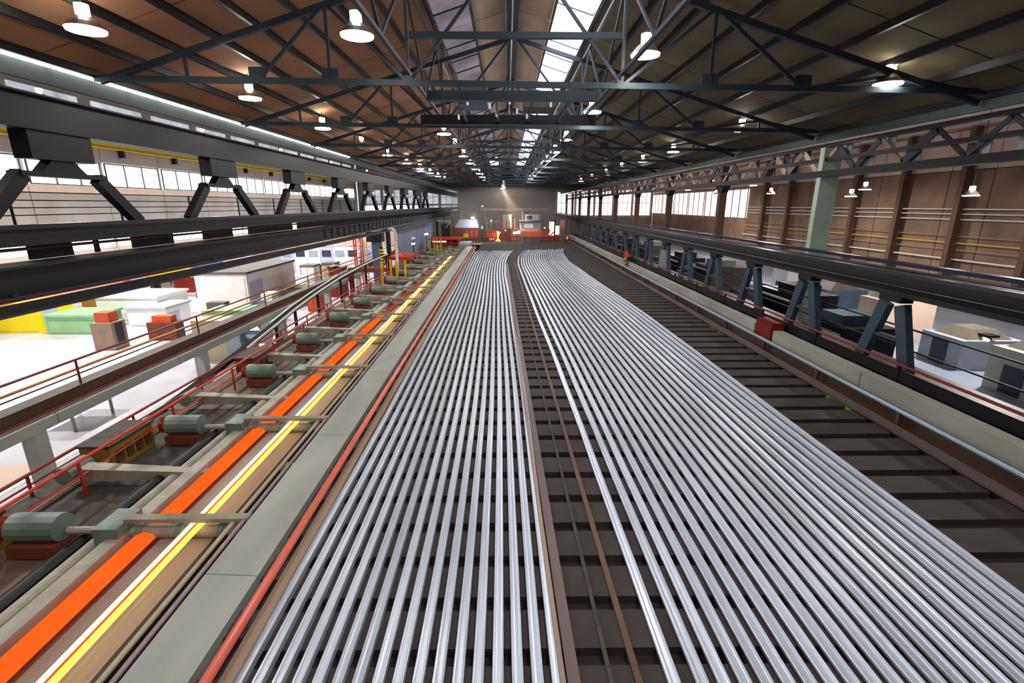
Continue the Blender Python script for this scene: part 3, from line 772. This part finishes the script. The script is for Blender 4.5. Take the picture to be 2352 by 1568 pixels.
for i, (y, mm) in enumerate([(8.3, 'ochre'), (13.3, 'ochre'), (22, 'rust')]):
    t = thing('control_cabinet', ['ochre mesh-fronted cabinet on the drive platform at the photo edge', 'ochre guard cabinet on the drive platform behind the nearest one', 'rusty brown cabinet beside the drive motors'][i], 'cabinet', (-12.3, y, -7.8))
    part('body', B().box(-12.8, -11.9, y, y+1.8, -7.8, -7.0), M[mm], t)
    part('lid', B().box(-12.85, -11.85, y-.05, y+1.85, -7.0, -6.93), M['chain'], t)
    for q in range(4): part('louvre', B().box(-11.9, -11.86, y+.2+q*.4, y+.45+q*.4, -7.6, -7.2), M['brown_ch'], t)
# railings: orange-red top rail near, darker one behind
def railing(name, x, zt, zb, label, m, y0=4, y1=84, step=4, slope=-.0):
    t = thing(name, label, 'railing', (x, 40, zb))
    for z, r in ((zt, .05), ((zt+zb)/2+.1, .03)):
        part('rail_bar', B().tube([(x, y0, z), (x+slope*(y1-y0), y1, z)], r, 8), M[m], t)
    n = int((y1-y0)/step)
    for k in range(n+1):
        xx = x+slope*step*k
        part('post', B().box(xx-.03, xx+.03, y0+k*step, y0+k*step+.06, zb, zt), M[m], t)
    return t
railing('red_handrail', -11.55, -6.75, -7.8, 'bright orange-red pipe railing on the drive platform left of the rollers', 'red_paint', slope=-.018)
railing('red_handrail', -13.1, -7.15, -7.95, 'dark red railing at the outer edge of the drive platform', 'red_dark', slope=-.01)

# pipe bridge further left: concrete beam with brown channel, red rails and a yellow pipe
pb = thing('pipe_bridge', 'long pale concrete bridge beam with a brown channel running into the left bay', 'bridge', (-17, 40, -10.5))
for k in range(13):
    part('concrete_beam', B().box(-17.35, -16.8, -4+k*7+.03, 3-.03+k*7, -7.9, -7.5), M['concrete'], pb)
part('brown_channel', B().box(-17.5, -17.35, -4, 84, -7.7, -7.05), M['brown_ch'], pb)
part('walk_plate', B().box(-18.0, -17.5, -4, 84, -7.15, -7.05), M['darkroof'], pb)
for k in range(9):
    part('pier', B().box(-17.35, -16.85, 6+k*10, 6.5+k*10, -10.5, -7.9), M['concrete'], pb)
solo('yellow_pipe', B().tube([(-17.6, 2, -6.45), (-17.6, 60, -6.45)], .05, 8), M['yellow'], 'thin yellow gas pipe along the bridge in the left bay', 'pipe')
solo('dark_conduit', B().tube([(-17.6, 2, -6.68), (-17.6, 70, -6.68)], .03, 8), M['black'], 'thin black conduit just under the yellow pipe', 'pipe')
railing('red_handrail', -17.5, -6.05, -7.05, 'dark red railing along the top of the left pipe bridge', 'red_dark', 3, 83, 8)
solo('red_line', B().tube([(-17.22, 0, -7.45), (-17.22, 84, -7.45)], .05, 8), M['red_dark'], 'dark red pipe lying on the pale concrete bridge beam', 'pipe')

# black and white chute track
ct = thing('curved_track', 'black rising track with a white edge in the left middle', 'track', (-14, 42, -10.5))
pts = [(-13.75, 14, -8.3), (-13.9, 20, -7.8), (-14.0, 25, -7.35), (-14.1, 29, -6.95), (-14.15, 32, -6.6), (-14.1, 36, -6.2), (-14.0, 41, -5.8), (-13.8, 48, -5.5), (-13.7, 56, -5.4)]
part('track_bed', B().sweep([(-.2,-.14),(-.2,.03),(.2,.03),(.2,-.14)], pts), M['matte'], ct)
part('white_edge', B().sweep([(.2,-.04),(.2,.08),(.25,.08),(.25,-.04)], pts[2:]), M['white'], ct)
part('white_edge', B().sweep([(-.27,-.1),(-.27,.1),(-.2,.1),(-.2,-.1)], pts[3:7]), M['white'], ct)
for (x, y, z) in pts:
    part('leg', B().box(x-.08, x+.08, y, y+.16, -10.5, z-.13), M['darksteel'], ct)

# ------------------------------------------------------------------ left bay machines (standing on the pale floor)
def cabinet(name, x0, x1, y0, y1, h, m, roofm, label, cat='cabinet'):
    t = thing(name, label, cat, ((x0+x1)/2, (y0+y1)/2, -10.5))
    part('body', B().box(x0, x1, y0, y1, -10.5, -10.5+h), M[m], t)
    part('roof', B().box(x0-.15, x1+.15, y0-.15, y1+.15, -10.5+h, -10.3+h), M[roofm], t)
    part('door', B().box(x1, x1+.05, y0+.4, y0+.4+min(2.5, (y1-y0)*.4), -10.3, -10.7+h*.85), M['lavender'], t)
    part('front_panel', B().box(x0+.2, x1-.2, y0-.06, y0, -10.3, -10.8+h), M[m], t)
    return t
cabinet('machine_enclosure', -29.0, -24.2, 45.5, 56, 4.3, 'white', 'darkroof', 'large white machine enclosure with a dark flat roof in the left bay', 'enclosure')
t = thing('blue_tent', 'bright blue canopy with white top in the left bay behind the white enclosure', 'canopy', (-40, 66, -10.5))
part('roof_sheet', B().hexa([(-43.5,63,-6.6),(-36,63,-6.6),(-36,70,-6.6),(-43.5,70,-6.6),(-41.5,65,-5.2),(-38,65,-5.2),(-38,69,-5.2),(-41.5,69,-5.2)]), M['blue'], t)
part('side_sheet', B().box(-43.4, -36.1, 63, 63.1, -9.2, -6.7), M['blue'], t)
part('side_sheet', B().box(-36.1, -36.0, 63, 70, -9.0, -6.7), M['white'], t)
for (x, y) in ((-43.2, 63.3), (-36.3, 63.3), (-43.2, 69.7), (-36.3, 69.7)): part('pole', B().box(x-.06, x+.06, y-.06, y+.06, -10.5, -6.6), M['arm_grey'], t)
cabinet('yellow_container', -43.8, -39.4, 40.5, 44, 2.4, 'yellow_hi', 'yellow', 'bright yellow container at the far left of the left bay', 'container')
cabinet('ochre_crate', -40.8, -38.4, 46.5, 49, 2.3, 'ochre', 'ochre', 'ochre brown crate right of the yellow container', 'crate')
cabinet('green_container', -38.4, -34.4, 40.0, 43, 1.5, 'green_soft', 'green_soft', 'soft green long box on the floor in front of the white machine', 'container')
cabinet('white_machine', -37.8, -32.2, 44.6, 49, 2.2, 'white', 'white', 'big white machine with a rounded hood behind the green box', 'machine')
cabinet('white_machine', -33.6, -30.2, 42.6, 46, 1.6, 'white', 'lavender', 'smaller white machine at the right end of the big white one', 'machine')
cabinet('dark_crate', -44.5, -43.9, 37.5, 41, 1.4, 'darksteel', 'black', 'black crate at the left photo edge under the yellow container', 'crate')
t = thing('yellow_beam', 'pale yellow lit overhead beam lying across the left bay machines', 'beam', (-38, 58, -10.5))
part('beam', B().box(-41.5, -34.5, 57, 58.2, -8.1, -7.2), M['yellow_hi'], t)
part('leg', B().box(-41.2, -40.9, 57.3, 57.8, -10.5, -8.1), M['darksteel'], t); part('leg', B().box(-35.1, -34.8, 57.3, 57.8, -10.5, -8.1), M['darksteel'], t)
cols = ['orange', 'wall_pink', 'red_dark', 'lavender', 'white', 'navy', 'leg_pale', 'orange', 'wall_pink', 'lavender', 'white', 'roller_green', 'strip_tan', 'rust', 'cream', 'blue_rail']
cname = {'orange': 'orange', 'wall_pink': 'pinkish', 'red_dark': 'dark red', 'lavender': 'lavender', 'white': 'white', 'navy': 'navy blue', 'leg_pale': 'pale grey', 'roller_green': 'grey-green', 'strip_tan': 'tan', 'rust': 'rust brown', 'cream': 'cream', 'blue_rail': 'light blue'}
cols += ['orange', 'cream', 'navy', 'red_paint']
cname.update({'red_paint': 'bright red'})
spots = [(-44, 52), (-42.5, 57), (-40, 61), (-36, 52), (-30.5, 49.5), (-41, 64), (-33.5, 56), (-35, 61), (-31, 62), (-34, 67), (-26, 62), (-23.5, 66), (-30, 36), (-27.5, 38.5), (-24.5, 41), (-22, 45), (-45.5, 60), (-46, 66), (-43.6, 72), (-37, 76)]
for i, (x, y) in enumerate(spots):
    h = random.uniform(1.0, 2.2); wx = random.uniform(1.2, 2.4); wy = random.uniform(1, 2)
    lab = '%s workshop unit on the left bay floor, %s' % (cname[cols[i]], ['left of the rest', 'behind the ochre crate', 'in front of the blue canopy', 'behind the big white machine', 'beside the white enclosure', 'half hidden by the blue canopy', 'behind the small white machine', 'by the yellow beam leg', 'behind the white enclosure', 'right of the blue canopy', 'at the back corner of the enclosure', 'near the pink wall', 'alone on the open floor', 'on the open floor', 'near the pipe bridge', 'just left of the track', 'against the outer wall left of the canopy', 'against the outer wall behind the canopy', 'past the canopy on the left', 'far beyond the canopy'][i])
    t = thing('workshop_unit', lab, 'machine', (x, y, -10.5), 'workshop units in the left bay')
    part('base', B().box(x-wx/2, x+wx/2, y-wy/2, y+wy/2, -10.5, -10.5+h), M[cols[i]], t)
    part('top', B().box(x-wx/3, x+wx/3, y-wy/3, y+wy/3, -10.5+h, -10.5+h*1.35), M[random.choice(('darkroof', 'white', 'lavender', 'orange'))], t)
    part('panel', B().box(x+wx/2, x+wx/2+.04, y-wy/4, y+wy/4, -10.2, -10.6+h), M['truss'], t)
# cream press with grey cabinet and drum, close to the pipe bridge
t = thing('cream_press', 'cream machine with a round grey drum and side cabinet near the track', 'machine', (-19, 34, -10.5))
part('body', B().box(-21.5, -19.2, 32.5, 36.5, -10.5, -7.6), M['cream'], t)
part('side_cabinet', B().box(-19.2, -18.2, 32.3, 34.2, -10.5, -8.1), M['leg_pale'], t)
part('drum', B().tube([(-18.3, 33.5, -8.6), (-16.9, 33.5, -8.6)], .85, 18), M['blue_rail'], t)
part('drum_rim', B().tube([(-16.95, 33.5, -8.6), (-16.85, 33.5, -8.6)], .92, 18), M['white'], t)
part('top_cover', B().box(-21.6, -18.8, 34.4, 36.6, -7.6, -7.3), M['green_soft'], t)
t = thing('tool_bench', 'white bench with brown clutter on the open floor of the left bay', 'bench', (-21.5, 22.5, -10.5))
part('top', B().box(-22.5, -20.6, 21.5, 24, -9.7, -9.6), M['white'], t)
for (x, y) in ((-22.4, 21.6), (-20.7, 21.6), (-22.4, 23.9), (-20.7, 23.9)): part('leg', B().box(x-.05, x+.05, y-.05, y+.05, -10.5, -9.7), M['arm_grey'], t)
part('clutter_box', B().box(-21.9, -21.2, 22.1, 22.9, -9.6, -9.2), M['rust'], t)
for i, (x, y0, y1, mm, nm) in enumerate([(-19.3, 14, 40, 'white', 'right-hand white'), (-24.5, 16, 38, 'white', 'left-hand white'), (-21.5, 15, 18.5, 'wall_pink', 'pinkish')]):
    solo('floor_marking', B().box(x, x+(.35 if i < 2 else 2.2), y0, y1, -10.5, -10.485), M[mm], '%s painted marking on the pale floor of the left bay' % nm, 'marking')

pk = thing('pink_partition', 'pinkish panelled partition across the left bay behind the red tower', 'partition', (-25, 78, -10.5))
for k in range(9):
    x = -35.5 + k*2.05
    part('wall_panel', B().box(x+.03, x+2.02, 78, 78.2, -6.3, -3.2), M['wall_pink'], pk)
    part('lower_panel', B().box(x+.03, x+2.02, 78, 78.2, -10.5, -6.4), M['white' if k % 3 else 'lavender'], pk)
    part('window', B().box(x+.3, x+1.7, 77.94, 78.0, -7.9, -6.9), M['truss' if k % 2 else 'leg_pale'], pk)
for i, (x, y, wx, h, m, lab) in enumerate([(-24.3, 60, 1.6, 3.2, 'white', 'tall white cabinet left of the red box in the left bay'),
        (-21.9, 60.5, 1.5, 3.4, 'cream', 'cream cabinet between the white cabinet and the red box'),
        (-19.9, 57, 1.6, 3.4, 'red_dark', 'dark red box with a black top beside the red tower'),
        (-22.6, 52, 1.8, 1.8, 'lavender', 'low lavender cabinet in front of the cream one'),
        (-19.6, 49, 1.3, 1.9, 'orange', 'orange box beside the pipe bridge before the dark red one'),
        (-26.6, 66, 2.2, 2.4, 'rust', 'rust brown box behind the white enclosure near the pink partition')]):
    t = thing('electric_cabinet', lab, 'cabinet', (x, y, -10.5))
    part('body', B().box(x-wx/2, x+wx/2, y, y+1.8, -10.5, -10.5+h), M[m], t)
    part('cap', B().box(x-wx/2-.08, x+wx/2+.08, y-.08, y+1.88, -10.5+h, -10.3+h), M['black' if m == 'red_dark' else 'darkroof'], t)
    for q in (0, 1): part('door', B().box(x-wx/2+.08+q*wx/2, x-.06+q*wx/2, y-.05, y, -10.3, -10.7+h), M[m], t)
# column with warning stripes, ladder, red tower, white pipe, partition wall, yellow posts
t = thing('striped_column', 'grey-blue steel column with yellow warning stripes left of the roller table', 'column', (-15.3, 59, -10.5))
part('shaft', B().box(-15.9, -14.9, 58.6, 59.5, -10.5, -3.1), M['leg_blue'], t)
part('dark_head', B().box(-16.4, -14.6, 58.4, 59.8, -4.2, -3.0), M['darksteel'], t)
for k in range(7):
    part('warning_stripe', B().box(-15.0, -14.6, 58.4, 58.58, -7.4+k*.36, -7.2+k*.36), M['yellow'], t)
part('stripe_board', B().box(-15.0, -14.6, 58.6, 58.66, -7.5, -4.8), M['black'], t)
t = thing('yellow_ladder', 'narrow yellow ladder on the left of the striped column', 'ladder', (-16.7, 59, -10.5))
for x in (-16.9, -16.6): part('stile', B().box(x-.04, x+.04, 58.9, 59, -10.5, -4.0), M['yellow'], t)
for k in range(14): part('rung', B().box(-16.9, -16.6, 58.9, 58.96, -10+k*.42, -9.94+k*.42), M['yellow'], t)
t = thing('red_tower', 'slender red lattice tower in front of the pinkish wall', 'tower', (-17.9, 60, -10.5))
for (x, y) in ((-18.3, 59.6), (-17.5, 59.6), (-18.3, 60.4), (-17.5, 60.4)): part('upright', B().box(x-.06, x+.06, y-.06, y+.06, -10.5, -3.1), M['red_paint'], t)
for k in range(8):
    z = -10.2+k*.9
    part('brace', B().bar((-18.3, 59.6, z), (-17.5, 59.6, z+.9), .06, .06), M['red_paint'], t)
    part('platform_bar', B().box(-18.9, -17.3, 59.55, 59.65, z, z+.06), M['red_paint'], t)
solo('white_pipe', B().tube([(-13.3, 60, -7.9), (-13.3, 60, -3.3), (-13.45, 60, -2.95), (-13.75, 60, -2.8), (-14.9, 60, -2.78)], .17, 12), M['white'], 'white pipe rising and bending over beside the striped column', 'pipe')
pw = thing('partition_wall', 'blue-grey panelled partition below the far left runway', 'partition', (-15.5, 88, -10.5))
for k in range(9):
    part('wall_panel', B().box(-15.6, -15.4, 70+k*4+.05, 73.95+k*4, -10.5, -2.7), M['wall_blue'], pw)
def posts(x0, y0, n, s, h, label):
    t = thing('yellow_posts', label, 'posts', (x0, y0, -7.8))
    for k in range(n):
        x = x0 + s*(k % 2) + .35*s*(k//2); y = y0 + 1.6*(k//2)
        part('post', B().box(x-.09, x+.09, y, y+.18, -7.8, -7.8+h), M['yellow'], t)
    return t
posts(-12.6, 49.5, 4, 1.5, 2.3, 'cluster of four yellow guard posts on the near side of the red frame')
posts(-12.0, 78, 4, 1.1, 2.7, 'cluster of four yellow guard posts farther up the roller table')
t = thing('hydraulic_table', 'red and dark hydraulic frame across the drive platform', 'machine', (-13.2, 63, -7.9))
part('cross_beam', B().box(-16.8, -11.9, 52.0, 52.6, -6.9, -6.45), M['rust'], t)
part('upright', B().box(-16.8, -16.4, 52, 52.6, -10.5, -6.9), M['rust'], t)
part('upright', B().box(-12.4, -11.9, 52, 52.6, -7.8, -6.9), M['rust'], t)
part('table_top', B().box(-14.6, -12.0, 61, 66, -6.6, -6.2), M['red_paint'], t)
for (x, y) in ((-14.5, 61.2), (-12.2, 61.2), (-14.5, 65.7), (-12.2, 65.7)): part('leg', B().box(x-.12, x+.12, y-.12, y+.12, -7.8, -6.6), M['red_dark'], t)
part('brace', B().bar((-15.6, 62, -7.6), (-13.6, 62, -4.9), .14, .14), M['red_paint'], t)
part('brace', B().bar((-11.9, 62, -7.4), (-13.6, 62, -4.9), .14, .14), M['red_paint'], t)
t = thing('red_shed', 'red roofed transfer machine at the far end of the roller table', 'machine', (-12, 90, -7.8))
part('body', B().box(-13.5, -8.6, 88, 93, -7.6, -6.3), M['rust'], t)
part('roof', B().box(-13.8, -8.2, 87.6, 93.4, -6.0, -5.75), M['red_paint'], t)
for k in range(5): part('roof_post', B().box(-13.6+k*1.25, -13.45+k*1.25, 87.7, 87.85, -7.6, -5.9), M['red_paint'], t)
part('work_lamp', B().box(-13.0, -10.6, 87.5, 87.6, -6.35, -6.15), E['skyR'], t)
for i, (x, y, em) in enumerate([(-12.6, 78.5, 'skylight'), (-14.3, 76.5, 'purple'), (-13.5, 72, 'skyR')]):
    lab = ['small white lamp above the roller table by the partition', 'small violet lamp beside the partition', 'pinkish lamp over the red frame'][i]
    t = thing('work_lamp', lab, 'lamp', (x, y, -7.8))
    part('pole', B().box(x-.05, x+.05, y, y+.1, -7.8, -4.6-.5*i), M['darksteel'], t)
    part('lamp_head', B().tube([(x-.25, y, -4.5-.5*i), (x+.25, y, -4.4-.5*i)], .14, 10), E[em], t)
ysg = thing('yellow_sign', 'small bright yellow board at the far end of the roller table', 'sign', (-7.7, 95, -7.6))
part('board', B().box(-8.2, -7.2, 95, 95.15, -6.1, -5.3), M['yellow_hi'], ysg)
part('post', B().box(-7.75, -7.65, 95.15, 95.25, -7.6, -5.5), M['darksteel'], ysg)
t = thing('end_stop', 'pale blue-grey end housing of the roller table under the yellow board', 'housing', (-8.2, 91, -7.8))
part('body', B().box(-9.8, -6.6, 88, 95.5, -7.6, -6.9), M['leg_pale'], t)
part('lid', B().box(-9.9, -6.5, 89, 94, -6.9, -6.6), M['lavender'], t)

# ------------------------------------------------------------------ far end: platform, furnace, cabin
ep = thing('end_platform', 'dark platform with a red front railing behind the rail ends', 'platform', (2.5, 98, -10.5))
part('deck', B().box(-7.6, 13.2, 96.2, 103.6, -7.5, -7.3), M['floorM'], ep)
part('front_beam', B().box(-7.6, -2.0, 95.95, 96.2, -7.45, -7.15), M['white'], ep)
part('front_beam', B().box(-2.0, 3.5, 96.0, 96.2, -7.5, -7.1), M['arm_grey'], ep)
part('front_beam', B().box(3.5, 13.2, 96.0, 96.2, -7.5, -7.1), M['brown_ch'], ep)
for k in range(5): part('leg', B().box(-7.3+k*5, -7.0+k*5, 97, 97.3, -10.5, -7.5), M['darksteel'], ep)
rr = thing('end_railing', 'red and dark railing across the hall on the end platform', 'railing', (2.5, 96.3, -7.1))
for z in (-6.1, -6.6): part('rail_bar', B().tube([(-7.5, 96.1, z), (13.1, 96.1, z)], .05, 8), M['red_dark'], rr)
for k in range(14): part('post', B().box(-7.5+k*1.58, -7.4+k*1.58, 96.05, 96.15, -7.1, -6.1), M['darksteel' if k > 6 else 'red_dark'], rr)
t = thing('furnace_block', 'dark brown furnace block under the bright arc light', 'furnace', (-8, 106, -10.5))
part('body', B().box(-11.5, -5.6, 104, 111, -10.5, -4.6), M['rust'], t)
part('hood', B().hexa([(-10.8,104.3,-4.6),(-5.8,104.3,-4.6),(-5.8,110,-4.6),(-10.8,110,-4.6),(-9.8,105,-3.0),(-6.2,105,-3.0),(-6.2,109,-3.0),(-9.8,109,-3.0)]), M['leg_pale'], t)
for k in range(3): part('vent_door', B().box(-8.6+k*1.0, -7.9+k*1.0, 103.9, 104, -6.8, -5.2), M['orange'], t)
t = thing('arc_light', 'intense blue-white arc light above the furnace block', 'lamp', (-6.9, 104, -3.0))
part('bulb', B().tube([(-6.9, 103.3, -2.75), (-6.9, 103.3, -2.65), (-6.9, 103.3, -2.5), (-6.9, 103.3, -2.4)], [.12, .32, .32, .12], 12), E['arc'], t)
part('bracket', B().box(-6.95, -6.85, 103.5, 104.5, -3.0, -2.4), M['darksteel'], t)
t = thing('red_machine', 'rust red furnace machine left of the molten stream', 'machine', (-3.2, 105, -10.5))
part('body', B().box(-4.4, -2.0, 104, 107, -10.5, -5.3), M['rust'], t)
part('front_sheet', B().box(-4.2, -2.2, 103.9, 104, -6.6, -5.6), M['orange'], t)
part('white_panel', B().box(-3.6, -2.6, 103.85, 103.9, -7.2, -6.7), M['white'], t)
t = thing('molten_stream', 'glowing orange molten stream in the middle of the far end', 'metal stream', (-1.7, 103.5, -7.3))
part('pour', B().tube([(-1.75,103.5,-7.3),(-1.75,103.5,-6.3),(-1.7,103.5,-5.8),(-1.6,103.5,-5.4)], [.12,.12,.26,.42], 12), E['flame'], t)
part('pool', B().tube([(-1.7,103.5,-7.28),(-1.7,103.5,-7.0)], [.6,.35], 14), E['flame'], t)
t = thing('control_cabin', 'pale control cabin on a red beam at the right of the far end', 'cabin', (5, 106, -10.5))
part('lower_wall', B().box(2.9, 7.2, 105, 109, -5.3, -3.4), M['leg_pale'], t)
part('roof', B().box(2.7, 7.5, 104.7, 109.3, -3.4, -3.2), M['darkroof'], t)
part('window', B().box(3.7, 5.6, 104.94, 105, -4.7, -3.9), E['pale'], t)
part('upper_box', B().box(4.1, 6.9, 106, 108, -3.2, -2.0), M['lavender'], t)
part('dark_window', B().box(4.2, 5.4, 105.94, 106, -3.0, -2.2), M['truss'], t)
part('red_beam', B().box(3.2, 8.6, 104.5, 105, -6.4, -5.3), M['orange'], t)
for x in (3.4, 8.2): part('leg', B().box(x, x+.3, 104.6, 104.9, -10.5, -6.4), M['rust'], t)
t = thing('mill_stand', 'orange-red mill stand with pipes in the centre of the far end', 'machine', (0, 108, -10.5))
part('body', B().box(-1.4, 2.6, 106.5, 110, -10.5, -5.0), M['rust'], t)
part('top_housing', B().box(-.9, 1.2, 107, 109.5, -5.0, -3.9), M['orange'], t)
part('grey_cylinder', B().tube([(1.4, 107, -6.0), (3.0, 107, -6.0)], .7, 14), M['leg_pale'], t)
part('pale_door', B().box(-.7, 1.1, 106.4, 106.5, -4.9, -2.0), M['wall_grey'], t)
for k in range(6): part('pipe', B().tube([(-1.2+k*.6, 106.3, -5.0), (-1.2+k*.6, 106.3, -3.4+.3*(k % 3))], .08, 8), M['strip_tan' if k % 2 else 'red_paint'], t)
t = thing('portal_gantry', 'tall steel portal frame behind the molten stream', 'frame', (0, 116, -10.5))
for x in (-5.0, 1.5, 8.5): part('upright', B().box(x-.25, x+.25, 115.8, 116.3, -10.5, -1.3), M['strip_mauve'], t)
part('cross_beam', B().box(-6, 9.5, 115.8, 116.3, -1.3, -.8), M['strip_tan'], t)
part('brace', B().bar((3.5, 116, -5), (6.0, 116, -1.3), .2, .2), M['arm_grey'], t)
t = thing('red_stack', 'bright red machine with white lit gap at the right of the far end', 'machine', (9.5, 105, -10.5))
part('body', B().box(8.8, 11.2, 104, 106, -10.5, -6.2), M['red_paint'], t)
part('lit_gap', B().box(8.9, 9.9, 103.9, 104, -6.2, -3.4), E['skyR'], t)
part('lit_gap', B().box(10.2, 11.0, 103.9, 104, -6.0, -4.2), E['skyR'], t)
part('post', B().box(9.92, 10.18, 103.8, 104, -7.3, -2.9), M['darksteel'], t)
part('valve', B().box(8.2, 9.0, 103.6, 104, -5.6, -4.9), M['red_paint'], t)
t = thing('hanging_board', 'orange and white striped board at the end of the right runway', 'sign', (11.5, 101, -10.5))
part('board', B().box(10.9, 11.8, 101, 101.1, -4.7, -2.9), M['white'], t)
for k in range(4): part('stripe', B().box(10.95, 11.75, 100.96, 101, -4.55+k*.45, -4.3+k*.45), M['orange'], t)
part('post', B().box(11.3, 11.4, 101.1, 101.2, -10.5, -2.9), M['darksteel'], t)
for i, (x, z, em, lab) in enumerate([(-5.0, -4.5, 'green', 'small green signal lamp right of the arc light'), (12.6, -6.6, 'beacon', 'small orange lamp at the foot of the right runway end')]):
    t = thing('signal_lamp', lab, 'lamp', (x, 103, -10.5))
    part('lamp_head', B().tube([(x, 103, z-.25), (x, 103, z+.25)], .16, 10), E[em], t)
    part('post', B().box(x-.04, x+.04, 103.05, 103.15, -10.5, z-.2), M['darksteel'], t)
t = thing('ladle_crane', 'pale green hook arm in front of the dark box at the far left', 'crane', (-13, 104, -10.5))
part('mast', B().box(-14.6, -14.2, 104, 104.4, -10.5, -3.0), M['darksteel'], t)
part('jib', B().bar((-14.4, 104.1, -3.2), (-11.4, 104.1, -3.3), .25, .3), M['green_soft'], t)
part('strut', B().bar((-12.6, 104.1, -4.6), (-11.5, 104.1, -3.4), .2, .2), M['green_soft'], t)
solo('dark_cabinet', B().box(-13.6, -11.9, 104.5, 106.5, -10.5, -3.9), M['black'], 'dark brown switch cabinet below the pale green hook arm', 'cabinet')

for i, (x, z, h, c) in enumerate([(-4.4, -3.9, 2.2, 'strip_tan'), (-3.4, -4.3, 2.8, 'leg_pale'), (-2.6, -3.6, 1.6, 'rust'), (3.6, -1.9, 1.2, 'white'), (7.6, -3.0, 2.4, 'strip_tan'), (-9.9, -2.2, 1.8, 'arm_grey'), (-12.0, -2.0, 1.5, 'strip_mauve')]):
    t = thing('pipe_stack', 'slim %s pipe stack rising over the furnace end, %s from the left' % ({'strip_tan': 'tan', 'leg_pale': 'pale grey', 'rust': 'rusty', 'white': 'white', 'arm_grey': 'beige', 'strip_mauve': 'mauve'}[c], ORD[[2, 3, 4, 5, 6, 1, 0][i]]), 'pipe', (x, 111.5, -10.5), 'pipe stacks at the far end')
    part('pipe', B().tube([(x, 111.5, -10.5), (x, 111.5, z+h*.5)], .13, 10), M[c], t)
    part('collar', B().tube([(x, 111.5, z-.3), (x, 111.5, z)], .26, 10), M['arm_grey'], t)
    part('cross_pipe', B().tube([(x, 111.5, z), (x+1.1, 111.5, z)], .09, 8), M['red_paint' if i % 2 else 'strip_tan'], t)
for i, (x, z) in enumerate([(-4.9, -.3), (-.2, -5.1), (.9, -4.2), (2.3, -5.3), (7.9, -4.6), (-3.1, -3.2)]):
    t = thing('work_lamp', 'tiny warm work lamp among the furnace machines, %s from the left' % ORD[[0, 2, 3, 4, 5, 1][i]], 'lamp', (x, 103, -10.5), 'work lamps at the far end')
    part('lamp_head', B().tube([(x-.18, 103.2, z), (x+.18, 103.2, z)], .12, 10), E['skyR'], t)
    part('pole', B().box(x-.03, x+.03, 103.3, 103.36, -7.3, z), M['darksteel'], t)
cab = thing('side_stairs', 'red stairs climbing to the control cabin', 'stairs', (8.4, 103, -7.3))
for k in range(8): part('tread', B().box(7.6+k*.28, 7.9+k*.28, 102.6, 103.4, -7.2+k*.24, -7.14+k*.24), M['red_dark'], cab)
part('stringer', B().bar((7.6, 102.6, -7.3), (9.9, 102.6, -5.3), .06, .2), M['red_paint'], cab)
# haze over the furnace end and the spotlight that shows in it
hz = bpy.data.materials.new('haze'); hz.use_nodes = True
nt = hz.node_tree; nt.nodes.remove(nt.nodes['Principled BSDF'])
pv = nt.nodes.new('ShaderNodeVolumeScatter'); pv.inputs['Color'].default_value = (1, .80, .68, 1); pv.inputs['Density'].default_value = .016
pv.inputs['Anisotropy'].default_value = .3
nt.links.new(pv.outputs[0], nt.nodes['Material Output'].inputs['Volume'])
o = solo('furnace_haze', B().box(-14, 14, 100, 160, -10.3, 3.4), hz, 'thin brownish haze hanging over the furnace at the far end', 'haze')
o['kind'] = 'stuff'
sp = bpy.data.lights.new('haze_spot', 'SPOT'); sp.energy = 26000; sp.spot_size = math.radians(38); sp.spot_blend = .5; sp.color = (1, .85, .68); sp.shadow_soft_size = .3
o = bpy.data.objects.new('haze_spot', sp); COL.objects.link(o); o.location = (-.7, 104, 3.0+CZ); o.rotation_euler = (math.radians(12), math.radians(-28), 0)
